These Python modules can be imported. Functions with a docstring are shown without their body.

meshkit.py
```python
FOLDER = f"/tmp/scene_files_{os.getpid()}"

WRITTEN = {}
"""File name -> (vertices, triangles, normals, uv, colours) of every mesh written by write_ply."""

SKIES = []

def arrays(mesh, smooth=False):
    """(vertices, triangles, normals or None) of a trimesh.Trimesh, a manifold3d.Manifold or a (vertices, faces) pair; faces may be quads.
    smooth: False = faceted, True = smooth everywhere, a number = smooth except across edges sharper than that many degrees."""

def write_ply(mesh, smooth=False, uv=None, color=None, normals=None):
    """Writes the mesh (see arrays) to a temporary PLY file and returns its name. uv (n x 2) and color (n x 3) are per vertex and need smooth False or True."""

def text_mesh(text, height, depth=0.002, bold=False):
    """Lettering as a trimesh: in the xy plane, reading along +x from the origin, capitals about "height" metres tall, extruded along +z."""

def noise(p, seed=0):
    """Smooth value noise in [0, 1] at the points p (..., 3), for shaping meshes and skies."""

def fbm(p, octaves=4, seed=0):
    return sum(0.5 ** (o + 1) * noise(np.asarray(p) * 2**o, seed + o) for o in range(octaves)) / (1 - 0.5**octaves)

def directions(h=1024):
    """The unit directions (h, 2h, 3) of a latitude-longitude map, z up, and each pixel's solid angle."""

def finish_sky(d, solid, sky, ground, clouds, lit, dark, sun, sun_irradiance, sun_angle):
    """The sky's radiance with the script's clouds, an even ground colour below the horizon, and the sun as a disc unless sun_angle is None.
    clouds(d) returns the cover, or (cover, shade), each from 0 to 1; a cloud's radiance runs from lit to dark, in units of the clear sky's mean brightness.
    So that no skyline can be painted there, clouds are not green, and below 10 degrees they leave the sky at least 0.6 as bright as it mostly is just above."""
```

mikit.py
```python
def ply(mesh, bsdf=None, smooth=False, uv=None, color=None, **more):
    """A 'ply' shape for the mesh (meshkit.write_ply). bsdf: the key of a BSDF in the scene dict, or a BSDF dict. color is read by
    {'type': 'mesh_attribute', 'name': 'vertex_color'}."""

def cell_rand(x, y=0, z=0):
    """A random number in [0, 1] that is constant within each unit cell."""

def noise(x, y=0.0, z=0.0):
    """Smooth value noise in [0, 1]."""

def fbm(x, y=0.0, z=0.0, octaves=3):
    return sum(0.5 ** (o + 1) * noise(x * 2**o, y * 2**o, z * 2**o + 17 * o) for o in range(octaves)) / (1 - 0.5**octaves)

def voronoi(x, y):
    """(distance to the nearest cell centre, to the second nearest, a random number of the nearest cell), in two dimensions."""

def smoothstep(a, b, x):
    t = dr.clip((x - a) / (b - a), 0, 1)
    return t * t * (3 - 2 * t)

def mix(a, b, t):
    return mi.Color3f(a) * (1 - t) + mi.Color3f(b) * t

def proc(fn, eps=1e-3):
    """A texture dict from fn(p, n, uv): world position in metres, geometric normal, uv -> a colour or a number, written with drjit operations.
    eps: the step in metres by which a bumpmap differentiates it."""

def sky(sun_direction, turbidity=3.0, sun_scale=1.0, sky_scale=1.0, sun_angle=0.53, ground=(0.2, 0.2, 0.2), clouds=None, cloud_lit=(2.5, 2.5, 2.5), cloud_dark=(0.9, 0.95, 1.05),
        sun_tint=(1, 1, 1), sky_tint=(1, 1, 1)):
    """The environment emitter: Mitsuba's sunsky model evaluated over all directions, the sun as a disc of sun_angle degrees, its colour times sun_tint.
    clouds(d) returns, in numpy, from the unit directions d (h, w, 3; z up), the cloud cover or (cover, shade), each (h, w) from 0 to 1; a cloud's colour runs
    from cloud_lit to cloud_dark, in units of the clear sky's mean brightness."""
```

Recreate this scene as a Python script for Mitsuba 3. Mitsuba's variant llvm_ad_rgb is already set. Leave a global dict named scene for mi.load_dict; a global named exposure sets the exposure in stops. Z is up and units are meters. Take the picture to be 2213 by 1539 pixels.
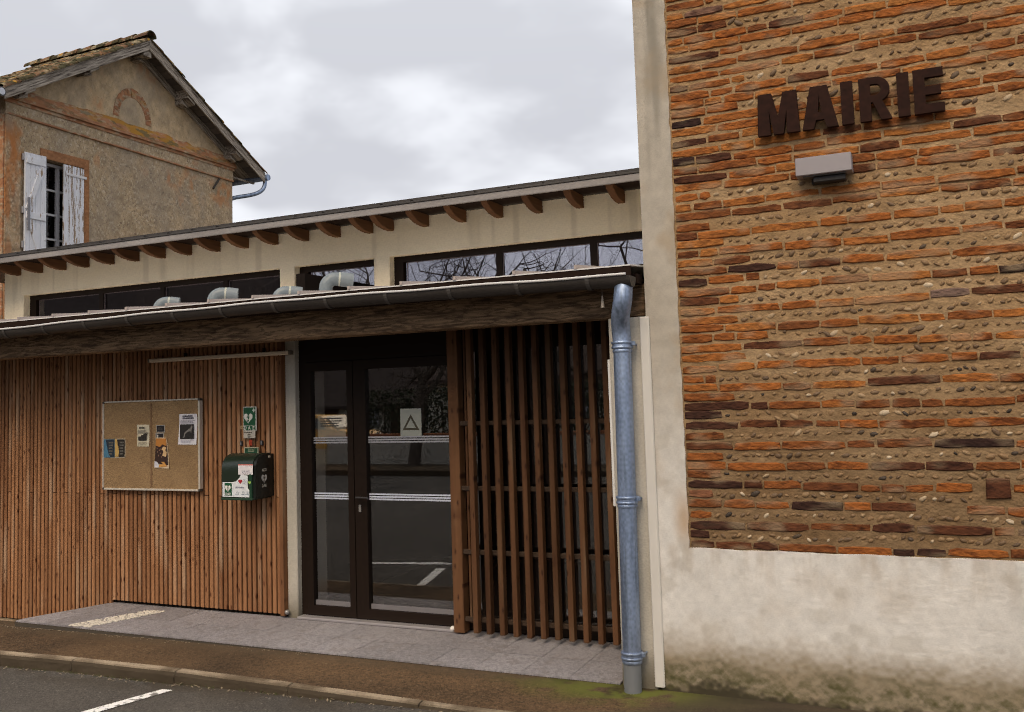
import math, random
import numpy as np, trimesh, drjit as dr, mitsuba as mi, mikit, meshkit
from shapely.geometry import Point, Polygon, box as sbox
from shapely import affinity
from shapely.ops import unary_union
from mikit import noise, fbm, voronoi, smoothstep, mix, proc

T = mi.ScalarTransform4f
rng = np.random.default_rng(7)
random.seed(7)
scene, labels = {'type': 'scene'}, {}

# ------------------------------------------------------------------ camera, sky, exposure
YAW, PITCH, ROLL = math.radians(24.36), math.radians(4.42), math.radians(-1.86)
EYE = np.array([0.0, 0.0, 1.82])
fwd = np.array([-math.sin(YAW) * math.cos(PITCH), math.cos(YAW) * math.cos(PITCH), math.sin(PITCH)])
rgt = np.array([math.cos(YAW), math.sin(YAW), 0.0])
upv = np.cross(rgt, fwd)
up2 = -math.sin(ROLL) * rgt + math.cos(ROLL) * upv
scene['camera'] = {'type': 'perspective', 'fov': 58.05, 'fov_axis': 'x', 'near_clip': 0.05, 'far_clip': 2000.0,
                   'principal_point_offset_y': 0.0452,
                   'to_world': T().look_at(origin=EYE.tolist(), target=(EYE + fwd).tolist(), up=up2.tolist())}
exposure = 2.5


def clouds(d):
    z = np.maximum(d[..., 2], 0.02)
    q = np.stack([d[..., 0] / (z + 0.35), d[..., 1] / (z + 0.35), z * 1.2], -1) * 1.5
    q = q + 0.35 * np.stack([meshkit.fbm(q * 1.7 + o, 3, 5) - .5 for o in (1.3, 7.9, 4.4)], -1)
    a = meshkit.fbm(q * np.array([2.6, 3.4, 3.4]) + np.array([87.8, 14.3, 36.9]), 6, 3)
    b = meshkit.fbm(q * np.array([0.9, 1.3, 1.0]) + np.array([95.8, 22.3, 44.9]), 4, 9)
    s = np.clip((0.74 * a + 0.26 * b - 0.37) / 0.25, 0, 1)
    s = s * s * (3 - 2 * s)
    e = np.clip((d[..., 2] - 0.30) / 0.6, 0, 1)  # an overcast sky is brighter overhead than low down
    return np.ones(d.shape[:2]), 0.24 + 0.58 * s - 0.35 * e


scene['sky'] = mikit.sky([0.04, -0.68, 0.70], turbidity=4, sun_scale=0.30, sun_angle=36, clouds=clouds, sun_tint=(1.0, 0.96, 0.90),
                         cloud_lit=(1.80, 1.84, 1.93), cloud_dark=(0.96, 0.98, 1.07))

# ------------------------------------------------------------------ materials


def principled(color, rough=0.7, metal=0.0, spec=0.4, **k):
    c = color if isinstance(color, dict) else {'type': 'rgb', 'value': list(map(float, color))}
    return {'type': 'principled', 'base_color': c, 'roughness': float(rough), 'metallic': float(metal), 'specular': float(spec), **k}


def mat(name, b):
    scene[name] = {'type': 'twosided', 'bsdf': b}
    return name


def bump(fn, scale, b, eps=1e-3):
    return {'type': 'bumpmap', 'arbitrary': proc(fn, eps), 'scale': float(scale), 'bsdf': b}


PAINTS = {}


def paint(color, rough=0.6, metal=0.0, spec=0.4):
    k = (tuple(round(float(c), 4) for c in color), rough, metal, spec)
    if k not in PAINTS:
        PAINTS[k] = mat('paint_%d' % len(PAINTS), principled(color, rough, metal, spec))
    return PAINTS[k]


def ramp(t, *cols):
    out = mi.Color3f(cols[0])
    n = len(cols) - 1
    for i in range(n):
        out = mix(out, cols[i + 1], smoothstep(i / n, (i + 1) / n, t))
    return out


def brick_c(p, n, uv):
    t = uv.x
    c = ramp(t, (.040, .019, .015), (.115, .040, .018), (.225, .075, .022), (.365, .116, .026), (.435, .166, .041))
    c = mix(c, (.24, .17, .14), smoothstep(.6, .95, uv.y) * .85)
    f = fbm(p.x * 38, p.y * 38, p.z * 60, 4)
    c = c * (0.30 + 1.30 * f)
    c = mix(c, c * mi.Color3f(.42, .36, .40), smoothstep(.52, .72, fbm(p.x * 13, p.y * 13, p.z * 22 + 3, 4)) * .8)
    g = noise(p.x * 9 + 4, p.y * 9, p.z * 14)
    c = mix(c, (.40, .30, .19), smoothstep(.52, .90, g) * .5)
    s = noise(p.x * 300, p.y * 300, p.z * 300)
    return c * (0.60 + 0.30 * s)


def brick_b(p, n, uv):
    return fbm(p.x * 70, p.y * 70, p.z * 110, 4)


mat('brick', bump(brick_b, .009, principled(proc(brick_c), .88, spec=.25)))


def mortar_c(p, n, uv):
    f = fbm(p.x * 3, p.y * 3, p.z * 5, 3)
    g = noise(p.x * 160, p.y * 160, p.z * 160)
    h = fbm(p.x * 22, p.y * 22, p.z * 26, 3)
    lo = smoothstep(2.5, 1.1, p.z)
    c = mix(mix((.31, .185, .085), (.20, .120, .058), lo), mix((.47, .33, .19), (.31, .215, .122), lo), f)
    return c * (.34 + .32 * g + .58 * h)


mat('mortar', bump(lambda p, n, uv: fbm(p.x * 90, p.y * 90, p.z * 90, 3), .009, principled(proc(mortar_c), .95, spec=.2)))


def pebble_c(p, n, uv):
    c = ramp(uv.x, (.045, .034, .026), (.16, .10, .055), (.27, .165, .08), (.39, .275, .16), (.58, .47, .33))
    return c * (.55 + .5 * fbm(p.x * 60, p.y * 60, p.z * 60, 2))


mat('pebble', principled(proc(pebble_c), .6, spec=.35))


def render_c(p, n, uv):  # grey plaster frame and plinth of the brick building
    f = fbm(p.x * 2.2, p.y * 2.2, p.z * 2.2, 4)
    g = noise(p.x * 190, p.y * 190, p.z * 190)
    h = fbm(p.x * 26, p.y * 26, p.z * 16, 3)
    hi = smoothstep(.9, 2.2, p.z)
    c = mix((.60, .585, .555), (.40, .365, .31), hi)
    c = c * (.62 + .32 * f + .26 * h + .18 * g)
    c = mix(c, (.20, .185, .155), smoothstep(.50, .78, fbm(p.x * 8, 3.0, p.z * .7, 4)) * smoothstep(2.2, 3.8, p.z) * .75)
    c = mix(c, (.32, .29, .235), smoothstep(.56, .76, fbm(p.x * 9 + 2, 3.0, p.z * 8, 5)) * .28)
    stain = smoothstep(.56, .72, fbm(p.x * 3.6 + 7, p.y, p.z * 2.9 + 3, 5))
    c = mix(c, (.34, .26, .17), stain * .55 * (0.35 + .65 * hi))
    # brown run-off under the brick field
    d = smoothstep(.50, .85, p.z + .12 * (fbm(p.x * 16, 1.3, p.z * 1.0, 4) - .5)) * smoothstep(.90, .845, p.z) * smoothstep(.42, .70, fbm(p.x * 19, 1.3, p.z * 2.2, 4))
    c = mix(c, (.30, .215, .13), d * .28)
    k = smoothstep(.10, .0, dr.abs(p.x + 1.44)) * smoothstep(1.3, 1.02, p.z) * smoothstep(.82, 1.0, p.z)
    c = mix(c, (.36, .22, .10), k * .7)
    # green and black growth near the ground
    e = p.z + .16 * (fbm(p.x * 3.1 + 1, 2.2, p.z * 4, 4) - .5) + .05 * (noise(p.x * 40, 1, p.z * 40) - .5)
    c = mix(c, (.24, .18, .105), smoothstep(.40, .14, e) * .85)
    m = smoothstep(.26, .07, e) * smoothstep(.22, .72, .5 * fbm(p.x * 30, 2, p.z * 30, 4) + .5 * fbm(p.x * 7, 5, p.z * 9, 4))
    c = mix(c, (.062, .06, .02), m * .95)
    return mix(c, (.05, .042, .025), smoothstep(.07, .0, e))


mat('render', bump(lambda p, n, uv: fbm(p.x * 45, p.y * 45, p.z * 45, 4), .005, principled(proc(render_c), .93, spec=.2)))


def cream_c(p, n, uv):
    f = fbm(p.x * 1.3, p.y * 1.3, p.z * 2.4, 4)
    g = noise(p.x * 130, p.y * 130, p.z * 130)
    s = fbm(p.x * 9, 1.0, p.z * .9, 3)
    c = mix((.76, .665, .49), (.87, .775, .60), f) * (.86 + .16 * g)
    c = mix(c, (.40, .34, .25), smoothstep(.55, .8, s) * .35)
    return mix(c, (.16, .13, .09), smoothstep(.22, .0, p.z) * smoothstep(.3, .7, f) * .8)


def pale_c(p, n, uv):
    f = fbm(p.x * 3, p.y * 3, p.z * 1.6, 4)
    c = mix((.40, .375, .32), (.54, .51, .45), f) * (.84 + .2 * noise(p.x * 130, p.y * 130, p.z * 130))
    return mix(c, (.10, .085, .055), smoothstep(.30, .0, p.z + .2 * (f - .5)) * .85)


mat('pale_plaster', bump(lambda p, n, uv: fbm(p.x * 70, p.y * 70, p.z * 70, 3), .004, principled(proc(pale_c), .92, spec=.2)))
mat('cream', bump(lambda p, n, uv: fbm(p.x * 120, p.y * 120, p.z * 120, 2), .004, principled(proc(cream_c), .92, spec=.2)))


def wood_c(p, n, uv):  # upright slats; uv.x tone of the slat, uv.y how dark and aged
    o = uv.x * 91
    g = fbm(p.x * 55 + o, p.y * 55, p.z * 2.0 + o, 4)
    w = fbm(p.x * 9 + o, p.y * 9, p.z * 1.1 + o * 2, 3)
    c = mix((.12, .046, .018), (.42, .21, .10), .18 + .55 * g + .75 * (uv.x - .4) + .35 * (w - .5))
    c = mix(c, (.42, .30, .20), smoothstep(.58, .8, w) * .55)
    kx, ky = p.x * 22 + o, p.z * 7.5 + o * 3
    a, b, r = voronoi(kx, ky)
    knot = smoothstep(.26, .05, a) * smoothstep(.72, .76, r)
    c = mix(c, (.07, .022, .008), knot * .9)
    c = mix(c, (.15, .055, .02), smoothstep(.62, .85, fbm(p.x * 4 + o, 3.0, p.z * 3.3, 3)) * .5)
    return mix(c, c * mi.Color3f(.20, .18, .145), uv.y)


mat('slat_wood', bump(lambda p, n, uv: fbm(p.x * 160, p.y * 160, p.z * 5, 2), .002, principled(proc(wood_c), .72, spec=.25)))


def beam_c(p, n, uv):
    g = fbm(p.x * 5.0, p.y * 70, p.z * 75 + 3.5 * noise(p.x * 5, 1, p.z * 12), 4)
    w = fbm(p.x * 9, p.y * 6, p.z * 22, 3)
    c = mix((.06, .036, .021), (.29, .19, .112), smoothstep(.25, .75, .6 * g + .45 * w))
    rg = 1 - dr.abs(2 * fbm(p.x * 6, p.y * 9, p.z * 38 + 2 * noise(p.x * 3, 2, p.z * 9), 4) - 1)
    c = mix(c, (.035, .02, .012), smoothstep(.88, .98, rg) * .6)
    return mix(c, (.05, .03, .018), smoothstep(.62, .74, fbm(p.x * 5 + 3, p.y, p.z * 34, 3)) * .6)


mat('beam_wood', bump(lambda p, n, uv: fbm(p.x * 9, p.y * 60, p.z * 70, 3), .012, principled(proc(beam_c), .85, spec=.2)))


def rafter_c(p, n, uv):
    g = fbm(p.x * 70 + uv.x * 50, p.y * 6, p.z * 60, 3)
    return mix((.05, .022, .011), (.17, .08, .036), .3 + .5 * g + .4 * (uv.x - .5))


mat('rafter_wood', principled(proc(rafter_c), .8, spec=.2))


def grey_wood_c(p, n, uv):
    k = dr.select(p.y < 13.75, mi.Float(.6), mi.Float(-.6))
    g = fbm(p.x * 30, (p.y + k * p.z) * 4 + uv.x * 9, (p.z - k * p.y) * 40, 4)
    w = fbm(p.x * 3, p.y * 3, p.z * 3, 3)
    c = mix((.075, .06, .05), (.36, .315, .265), smoothstep(.25, .7, g))
    return c * (.75 + .6 * w)


mat('grey_wood', bump(lambda p, n, uv: fbm(p.x * 30, p.y * 7, p.z * 50, 2), .002, principled(proc(grey_wood_c), .9, spec=.15)))


def shutter_c(p, n, uv):  # uv.x = how much the white paint has flaked
    g = fbm(p.y * 34 + uv.y * 20, 1.0, p.z * 1.3, 4)
    h = fbm(p.y * 70, 4.0, p.z * 9, 2)
    c = mix((.56, .57, .62), (.68, .69, .72), g)
    fl = smoothstep(.66 - .22 * uv.x, .72 - .22 * uv.x, .7 * g + .3 * h)
    return mix(c, mix((.16, .11, .075), (.33, .25, .19), h), fl)


mat('shutter_paint', principled(proc(shutter_c), .75, spec=.25))


def old_c(p, n, uv):  # roughcast of the old house
    f = fbm(p.x * .8, p.y * .8, p.z * .8, 4)
    g = fbm(p.x * 9, p.y * 12, p.z * 6, 3)
    s = .6 * noise(p.x * 40, p.y * 40, p.z * 17) + .4 * noise(p.x * 80, p.y * 80, p.z * 40)
    s2 = .6 * noise(p.x * 52, p.y * 52, p.z * 24 + 9) + .4 * noise(p.x * 100, p.y * 100, p.z * 60)
    up = smoothstep(7.25, 7.6, p.z)
    c = mix((.32, .24, .155), (.50, .37, .225), .5 * f + .6 * up * .8)
    c = c * (.6 + .75 * g)
    c = mix(c, (.55, .47, .36), smoothstep(.50, .78, s) * (.62 - .35 * up))
    c = mix(c, (.085, .062, .045), smoothstep(.52, .80, s2) * (.62 - .35 * up))
    o = smoothstep(.58, .74, fbm(p.x, p.y * 1.4 + 3, p.z * .9 + 1, 4)) * smoothstep(.35, .65, g)
    c = mix(c, (.38, .15, .045), o * .75)
    # worn orange strip beside the corner and grey grime at the top of the wall
    q = smoothstep(11.18, 11.0, p.y) * smoothstep(.34, .6, fbm(p.x, p.y * 5, p.z * 1.4 + 5, 3)) * smoothstep(7.2, 6.6, p.z)
    c = mix(c, (.36, .135, .04), q * .8)
    return mix(c, (.24, .21, .18), smoothstep(.45, .7, fbm(p.x, p.y * 2.2 + 9, p.z * .8, 3)) * .35)


mat('roughcast', bump(lambda p, n, uv: fbm(p.x * 26, p.y * 26, p.z * 18, 3), .03, principled(proc(old_c), .95, spec=.1), 4e-3))


def terra_c(p, n, uv):  # terracotta trims of the old house with lichen; uv.x lichen amount
    f = fbm(p.x * 4, p.y * 4, p.z * 7, 4)
    c = mix((.20, .085, .045), (.42, .21, .11), f)
    g = fbm(p.x * 11, p.y * 11, p.z * 16, 3)
    c = mix(c, (.36, .29, .20), smoothstep(.48, .68, g) * .75)
    l = fbm(p.x * 3 + 5, p.y * 3, p.z * 9, 4)
    c = mix(c, (.33, .165, .03), smoothstep(.62 - .25 * uv.x, .78 - .25 * uv.x, l) * uv.x)
    return mix(c, (.11, .10, .055), smoothstep(.55, .7, fbm(p.x * 6, p.y * 6 + 8, p.z * 12, 3)) * (.25 + .55 * uv.x))


mat('terracotta', bump(lambda p, n, uv: fbm(p.x * 30, p.y * 30, p.z * 40, 3), .02, principled(proc(terra_c), .92, spec=.15), 4e-3))


def tile_c(p, n, uv):
    f = fbm(p.x * 9, p.y * 9, p.z * 9, 4)
    c = mix((.075, .045, .03), (.20, .11, .06), f * .7 + .5 * (uv.x - .3))
    m = fbm(p.x * 6 + 3, p.y * 6, p.z * 6, 3)
    c = mix(c, (.27, .235, .15), smoothstep(.46, .62, m) * .7)
    c = mix(c, (.035, .036, .017), smoothstep(.42, .58, fbm(p.x * 8, p.y * 8 + 6, p.z * 8, 3)) * .85)
    return mix(c, (.45, .24, .035), smoothstep(.64, .76, fbm(p.x * 7 + 9, p.y * 7, p.z * 7, 3)) * .7)


mat('roof_tile', bump(lambda p, n, uv: fbm(p.x * 30, p.y * 30, p.z * 30, 3), .02, principled(proc(tile_c), .93, spec=.15), 4e-3))


def zinc_c(p, n, uv):
    f = fbm(p.x * 12, p.y * 12, p.z * 3, 4)
    g = noise(p.x * 90, p.y * 90, p.z * 60)
    c = mix((.20, .27, .42), (.36, .45, .62), f)
    c = mix(c, c * .45, smoothstep(.48, .70, fbm(p.x * 30, p.y * 30, p.z * 1.5, 4)) * .7)
    c = mix(c, (.20, .19, .17), smoothstep(.5, .1, p.z) * .45 * f)
    return c * (.75 + .4 * g)


mat('zinc', principled(proc(zinc_c), .46, metal=.7, spec=.4))


def dark_metal_c(p, n, uv):
    return mix((.028, .024, .022), (.062, .054, .048), fbm(p.x * 2.4, p.y * 30, p.z * 30, 3)) * (.75 + .45 * noise(p.x * 120, p.y * 120, p.z * 120))


mat('gutter_metal', principled(proc(dark_metal_c), .48, metal=.25, spec=.5))


def fascia_c(p, n, uv):
    f = fbm(p.x * 1.4, p.y, p.z * 14, 3)
    return mix((.17, .155, .15), (.33, .31, .30), f) * (.85 + .25 * noise(p.x * 60, p.y * 60, p.z * 90))


mat('fascia_metal', principled(proc(fascia_c), .5, metal=.25, spec=.4))
mat('frame_metal', principled((.014, .0085, .006), .5, spec=.12))
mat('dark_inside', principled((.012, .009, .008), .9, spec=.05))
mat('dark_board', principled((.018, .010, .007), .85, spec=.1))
mat('corten', principled(proc(lambda p, n, uv: mix((.012, .005, .0035), (.034, .0125, .008), fbm(p.x * 30, p.y * 30, p.z * 40, 3))), .75, spec=.12))


def asphalt_c(p, n, uv):
    f = fbm(p.x * .9, p.y * .9, 0, 4)
    g = noise(p.x * 130, p.y * 130, 1)
    s = noise(p.x * 70, p.y * 70, 7)
    c = mix((.050, .045, .040), (.095, .085, .074), f) * (.55 + .9 * g)
    c = mix(c, (.19, .17, .15), smoothstep(.86, .97, s) * .7)
    d = smoothstep(.45, .0, 5.08 - p.y) * smoothstep(.35, .62, fbm(p.x * 3, p.y * 6, 4, 3))
    return mix(c, (.045, .034, .022), d * .75)


mat('asphalt', bump(lambda p, n, uv: noise(p.x * 130, p.y * 130, 1), .006, principled(proc(asphalt_c), .85, spec=.3)))


def pave_c(p, n, uv):
    f = fbm(p.x * 1.7, p.y * 2.4, 0, 4)
    g = noise(p.x * 150, p.y * 150, 2)
    c = mix((.046, .030, .018), (.125, .077, .041), f) * (.35 + .75 * g + .55 * noise(p.x * 60, p.y * 60, 9))
    c = mix(c, (.26, .21, .15), smoothstep(.84, .95, noise(p.x * 75, p.y * 75, 4)) * .3)
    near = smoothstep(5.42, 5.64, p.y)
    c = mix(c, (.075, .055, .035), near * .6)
    wet = smoothstep(.56, .70, fbm(p.x * 2.2 + 2, p.y * 5, 5, 4)) * smoothstep(-3.6, -2.2, p.x)
    c = mix(c, (.03, .021, .013), wet * .85)
    m = smoothstep(.95, .0, dr.sqrt(dr.square((p.x + 1.85) * .9) + dr.square((p.y - 5.55) * 2.6))) * smoothstep(.30, .58, fbm(p.x * 7, p.y * 9, 3, 4))
    c = mix(c, (.10, .115, .02), m * .9)
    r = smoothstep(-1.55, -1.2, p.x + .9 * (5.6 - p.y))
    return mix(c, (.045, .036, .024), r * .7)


mat('pavement_asphalt', bump(lambda p, n, uv: noise(p.x * 150, p.y * 150, 2), .005, principled(proc(pave_c), .88, spec=.25)))


def slab_c(p, n, uv):
    f = fbm(p.x * 2.1, p.y * 3.0, uv.x * 9, 4)
    g = noise(p.x * 170, p.y * 170, 3)
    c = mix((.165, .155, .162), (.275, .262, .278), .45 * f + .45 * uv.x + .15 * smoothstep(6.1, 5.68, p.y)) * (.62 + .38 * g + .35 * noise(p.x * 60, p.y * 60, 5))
    return mix(c, (.13, .105, .09), smoothstep(.60, .70, fbm(p.x * 14, p.y * 14, 8, 5)) * .25)


mat('paving_tile', principled(proc(slab_c), .68, spec=.3))


def kerb_c(p, n, uv):
    f = fbm(p.x * 5, p.y * 9, p.z * 9, 4)
    c = mix((.12, .09, .06), (.31, .25, .18), smoothstep(.3, .7, f)) * (.75 + .45 * noise(p.x * 110, p.y * 110, p.z * 110))
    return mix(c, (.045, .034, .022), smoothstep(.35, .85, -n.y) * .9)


mat('kerb_concrete', bump(lambda p, n, uv: fbm(p.x * 60, p.y * 60, p.z * 60, 2), .006, principled(proc(kerb_c), .92, spec=.2)))


def line_c(p, n, uv):
    w = fbm(p.x * 34, p.y * 34, 2, 4)
    return mix((.72, .71, .69), (.10, .09, .08), smoothstep(.60, .70, w) * .85)


mat('road_paint', principled(proc(line_c), .7, spec=.3))
mat('cork', principled(proc(lambda p, n, uv: mix((.15, .092, .045), (.38, .26, .145), .5 * fbm(p.x * 5, p.y, p.z * 5, 3) + .5 * noise(p.x * 240, 1, p.z * 240)) * (.75 + .5 * noise(p.x * 110, 2, p.z * 110))), .93, spec=.1))
mat('bark', bump(lambda p, n, uv: fbm(p.x * 30, p.y * 30, p.z * 8, 3), .03, principled(proc(lambda p, n, uv: mix((.045, .036, .03), (.15, .12, .095), fbm(p.x * 14, p.y * 14, p.z * 3, 3))), .95, spec=.1)))
mat('white_wall', principled(proc(lambda p, n, uv: mix((.40, .37, .32), (.52, .49, .43), fbm(p.x, p.y, p.z, 3))), .9, spec=.2))
mat('earth', principled((.10, .085, .06), .95, spec=.1))
scene['door_glass'] = {'type': 'thindielectric', 'int_ior': 2.0}
scene['clerestory_glass'] = {'type': 'thindielectric', 'int_ior': 2.7, 'specular_reflectance': {'type': 'rgb', 'value': [.90, .89, 1.0]}}
scene['poster_glass'] = {'type': 'thindielectric', 'int_ior': 1.5}

# ------------------------------------------------------------------ scene helpers


def add(parent, name, mesh, m, smooth=False, uv=None, kind=None, label=None):
    """one entry; parent '' for a top-level thing"""
    base = (parent + '__' if parent else '') + name
    key, k = base, 0
    while key in scene:
        k += 1
        key = '%s_%03d' % (base, k)
    if uv is not None:
        v, f, _ = meshkit.arrays(mesh, False)
        mesh = (v, f)
        uv = np.tile(np.asarray(uv, float), (len(v), 1)) if np.ndim(uv) == 1 else uv
        if smooth not in (True, False):
            smooth = False
    scene[key] = mikit.ply(mesh, m, smooth, uv=uv)
    d = {}
    if kind:
        d['kind'] = kind
    if label:
        d['label'] = label
    if d:
        labels[key] = d
    return key


def thing(name, label, cat, group=None, kind=None):
    key, k = name, 0
    while key in labels:
        k += 1
        key = '%s_%03d' % (name, k)
    labels[key] = {'label': label, 'category': cat}
    if group:
        labels[key]['group'] = group
    if kind:
        labels[key]['kind'] = kind
    return key


def structure(name, mesh, m, smooth=False, uv=None):
    k = add('', name, mesh, m, smooth, uv)
    labels[k] = {'kind': 'structure'}
    return k


def box(x0, x1, y0, y1, z0, z1, b=0.0):
    lo, hi = np.array([x0, y0, z0], float), np.array([x1, y1, z1], float)
    if b <= 0:
        m = trimesh.creation.box(extents=hi - lo)
        m.apply_translation((lo + hi) / 2)
        return m
    b = min(b, 0.45 * float((hi - lo).min()))
    pts = []
    for c in np.ndindex(2, 2, 2):
        c = np.array(c)
        corner = np.where(c, hi, lo)
        inw = np.where(c, -b, b)
        for ax in range(3):
            q = corner + inw
            q[ax] = corner[ax]
            pts.append(q)
    return trimesh.convex.convex_hull(np.array(pts))


def cat(ms):
    return trimesh.util.concatenate([m for m in ms])


def extrude(poly, depth):
    polys = getattr(poly, 'geoms', [poly])
    return cat([trimesh.creation.extrude_polygon(g, depth, engine='earcut') for g in polys])


def face_xz(poly, y, depth):
    """polygon in (X, Z), its front at Y = y, running back to y + depth"""
    m = extrude(poly, depth)
    v = m.vertices.copy()
    m.vertices = np.stack([v[:, 0], y + depth - v[:, 2], v[:, 1]], 1)
    return m


def face_yz(poly, x, depth):
    """polygon in (Y, Z), its front at X = x, running back to x - depth"""
    m = extrude(poly, depth)
    v = m.vertices.copy()
    m.vertices = np.stack([x - depth + v[:, 2], v[:, 0], v[:, 1]], 1)
    return m


def tube(path, r, n=14, cap=True):
    path = np.asarray(path, float)
    r = np.broadcast_to(np.asarray(r, float), (len(path),))
    t = np.gradient(path, axis=0)
    t /= np.linalg.norm(t, axis=1, keepdims=True)
    a = np.cross(t[0], [0, 0, 1] if abs(t[0][2]) < .9 else [1, 0, 0])
    a /= np.linalg.norm(a)
    vs = []
    ang = np.arange(n) / n * 2 * np.pi
    for i in range(len(path)):
        a = a - t[i] * (a @ t[i])
        a /= np.linalg.norm(a)
        b = np.cross(t[i], a)
        vs.append(path[i] + r[i] * (np.cos(ang)[:, None] * a + np.sin(ang)[:, None] * b))
    v = np.vstack(vs)
    f = []
    for i in range(len(path) - 1):
        for j in range(n):
            k = (j + 1) % n
            f += [[i * n + j, i * n + k, (i + 1) * n + k], [i * n + j, (i + 1) * n + k, (i + 1) * n + j]]
    if cap:
        v = np.vstack([v, path[0], path[-1]])
        c0, c1 = len(v) - 2, len(v) - 1
        o = (len(path) - 1) * n
        for j in range(n):
            k = (j + 1) % n
            f += [[c0, k, j], [c1, o + j, o + k]]
    return trimesh.Trimesh(v, np.array(f), process=False)


def cyl(p0, p1, r, n=16):
    return tube([p0, p1], r, n)


def ring(c, axis, r_in, r_out, h, n=24):
    """a flat collar round the axis ('z' only)"""
    prof = np.array([[r_in, -h / 2], [r_out * .96, -h / 2], [r_out, -h / 5], [r_out, h / 5], [r_out * .96, h / 2], [r_in, h / 2]])
    m = trimesh.creation.revolve(prof, sections=n)
    m.apply_translation(c)
    return m


def text(s, h, x, y, z, depth=.0012, bold=False, centre=True):
    m = meshkit.text_mesh(s, h, depth, bold)
    v = m.vertices
    ox = (v[:, 0].min() + v[:, 0].max()) / 2 if centre else v[:, 0].min()
    m.vertices = np.stack([x + v[:, 0] - ox, y - v[:, 2], z + v[:, 1]], 1)
    return m


def lines_of_print(x0, x1, z1, z0, n, y, thick=.5, seed=0):
    """rows of unreadably small print as broken dashes"""
    r = np.random.default_rng(seed)
    ms = []
    dz = (z1 - z0) / n
    for i in range(n):
        z = z1 - (i + .5) * dz
        x = x0
        end = x1 - (x1 - x0) * r.uniform(0, .3)
        while x < end:
            w = (x1 - x0) * r.uniform(.05, .16)
            ms.append(box(x, min(x + w, end), y - .0008, y, z - dz * thick / 2, z + dz * thick / 2))
            x += w + (x1 - x0) * .03
    return cat(ms)


def heart(cx, cz, s):
    t = np.linspace(0, 2 * np.pi, 40, endpoint=False)
    x = 16 * np.sin(t) ** 3
    z = 13 * np.cos(t) - 5 * np.cos(2 * t) - 2 * np.cos(3 * t) - np.cos(4 * t)
    return Polygon(np.stack([cx + x * s / 32, cz + z * s / 32], 1)).buffer(0)


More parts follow.
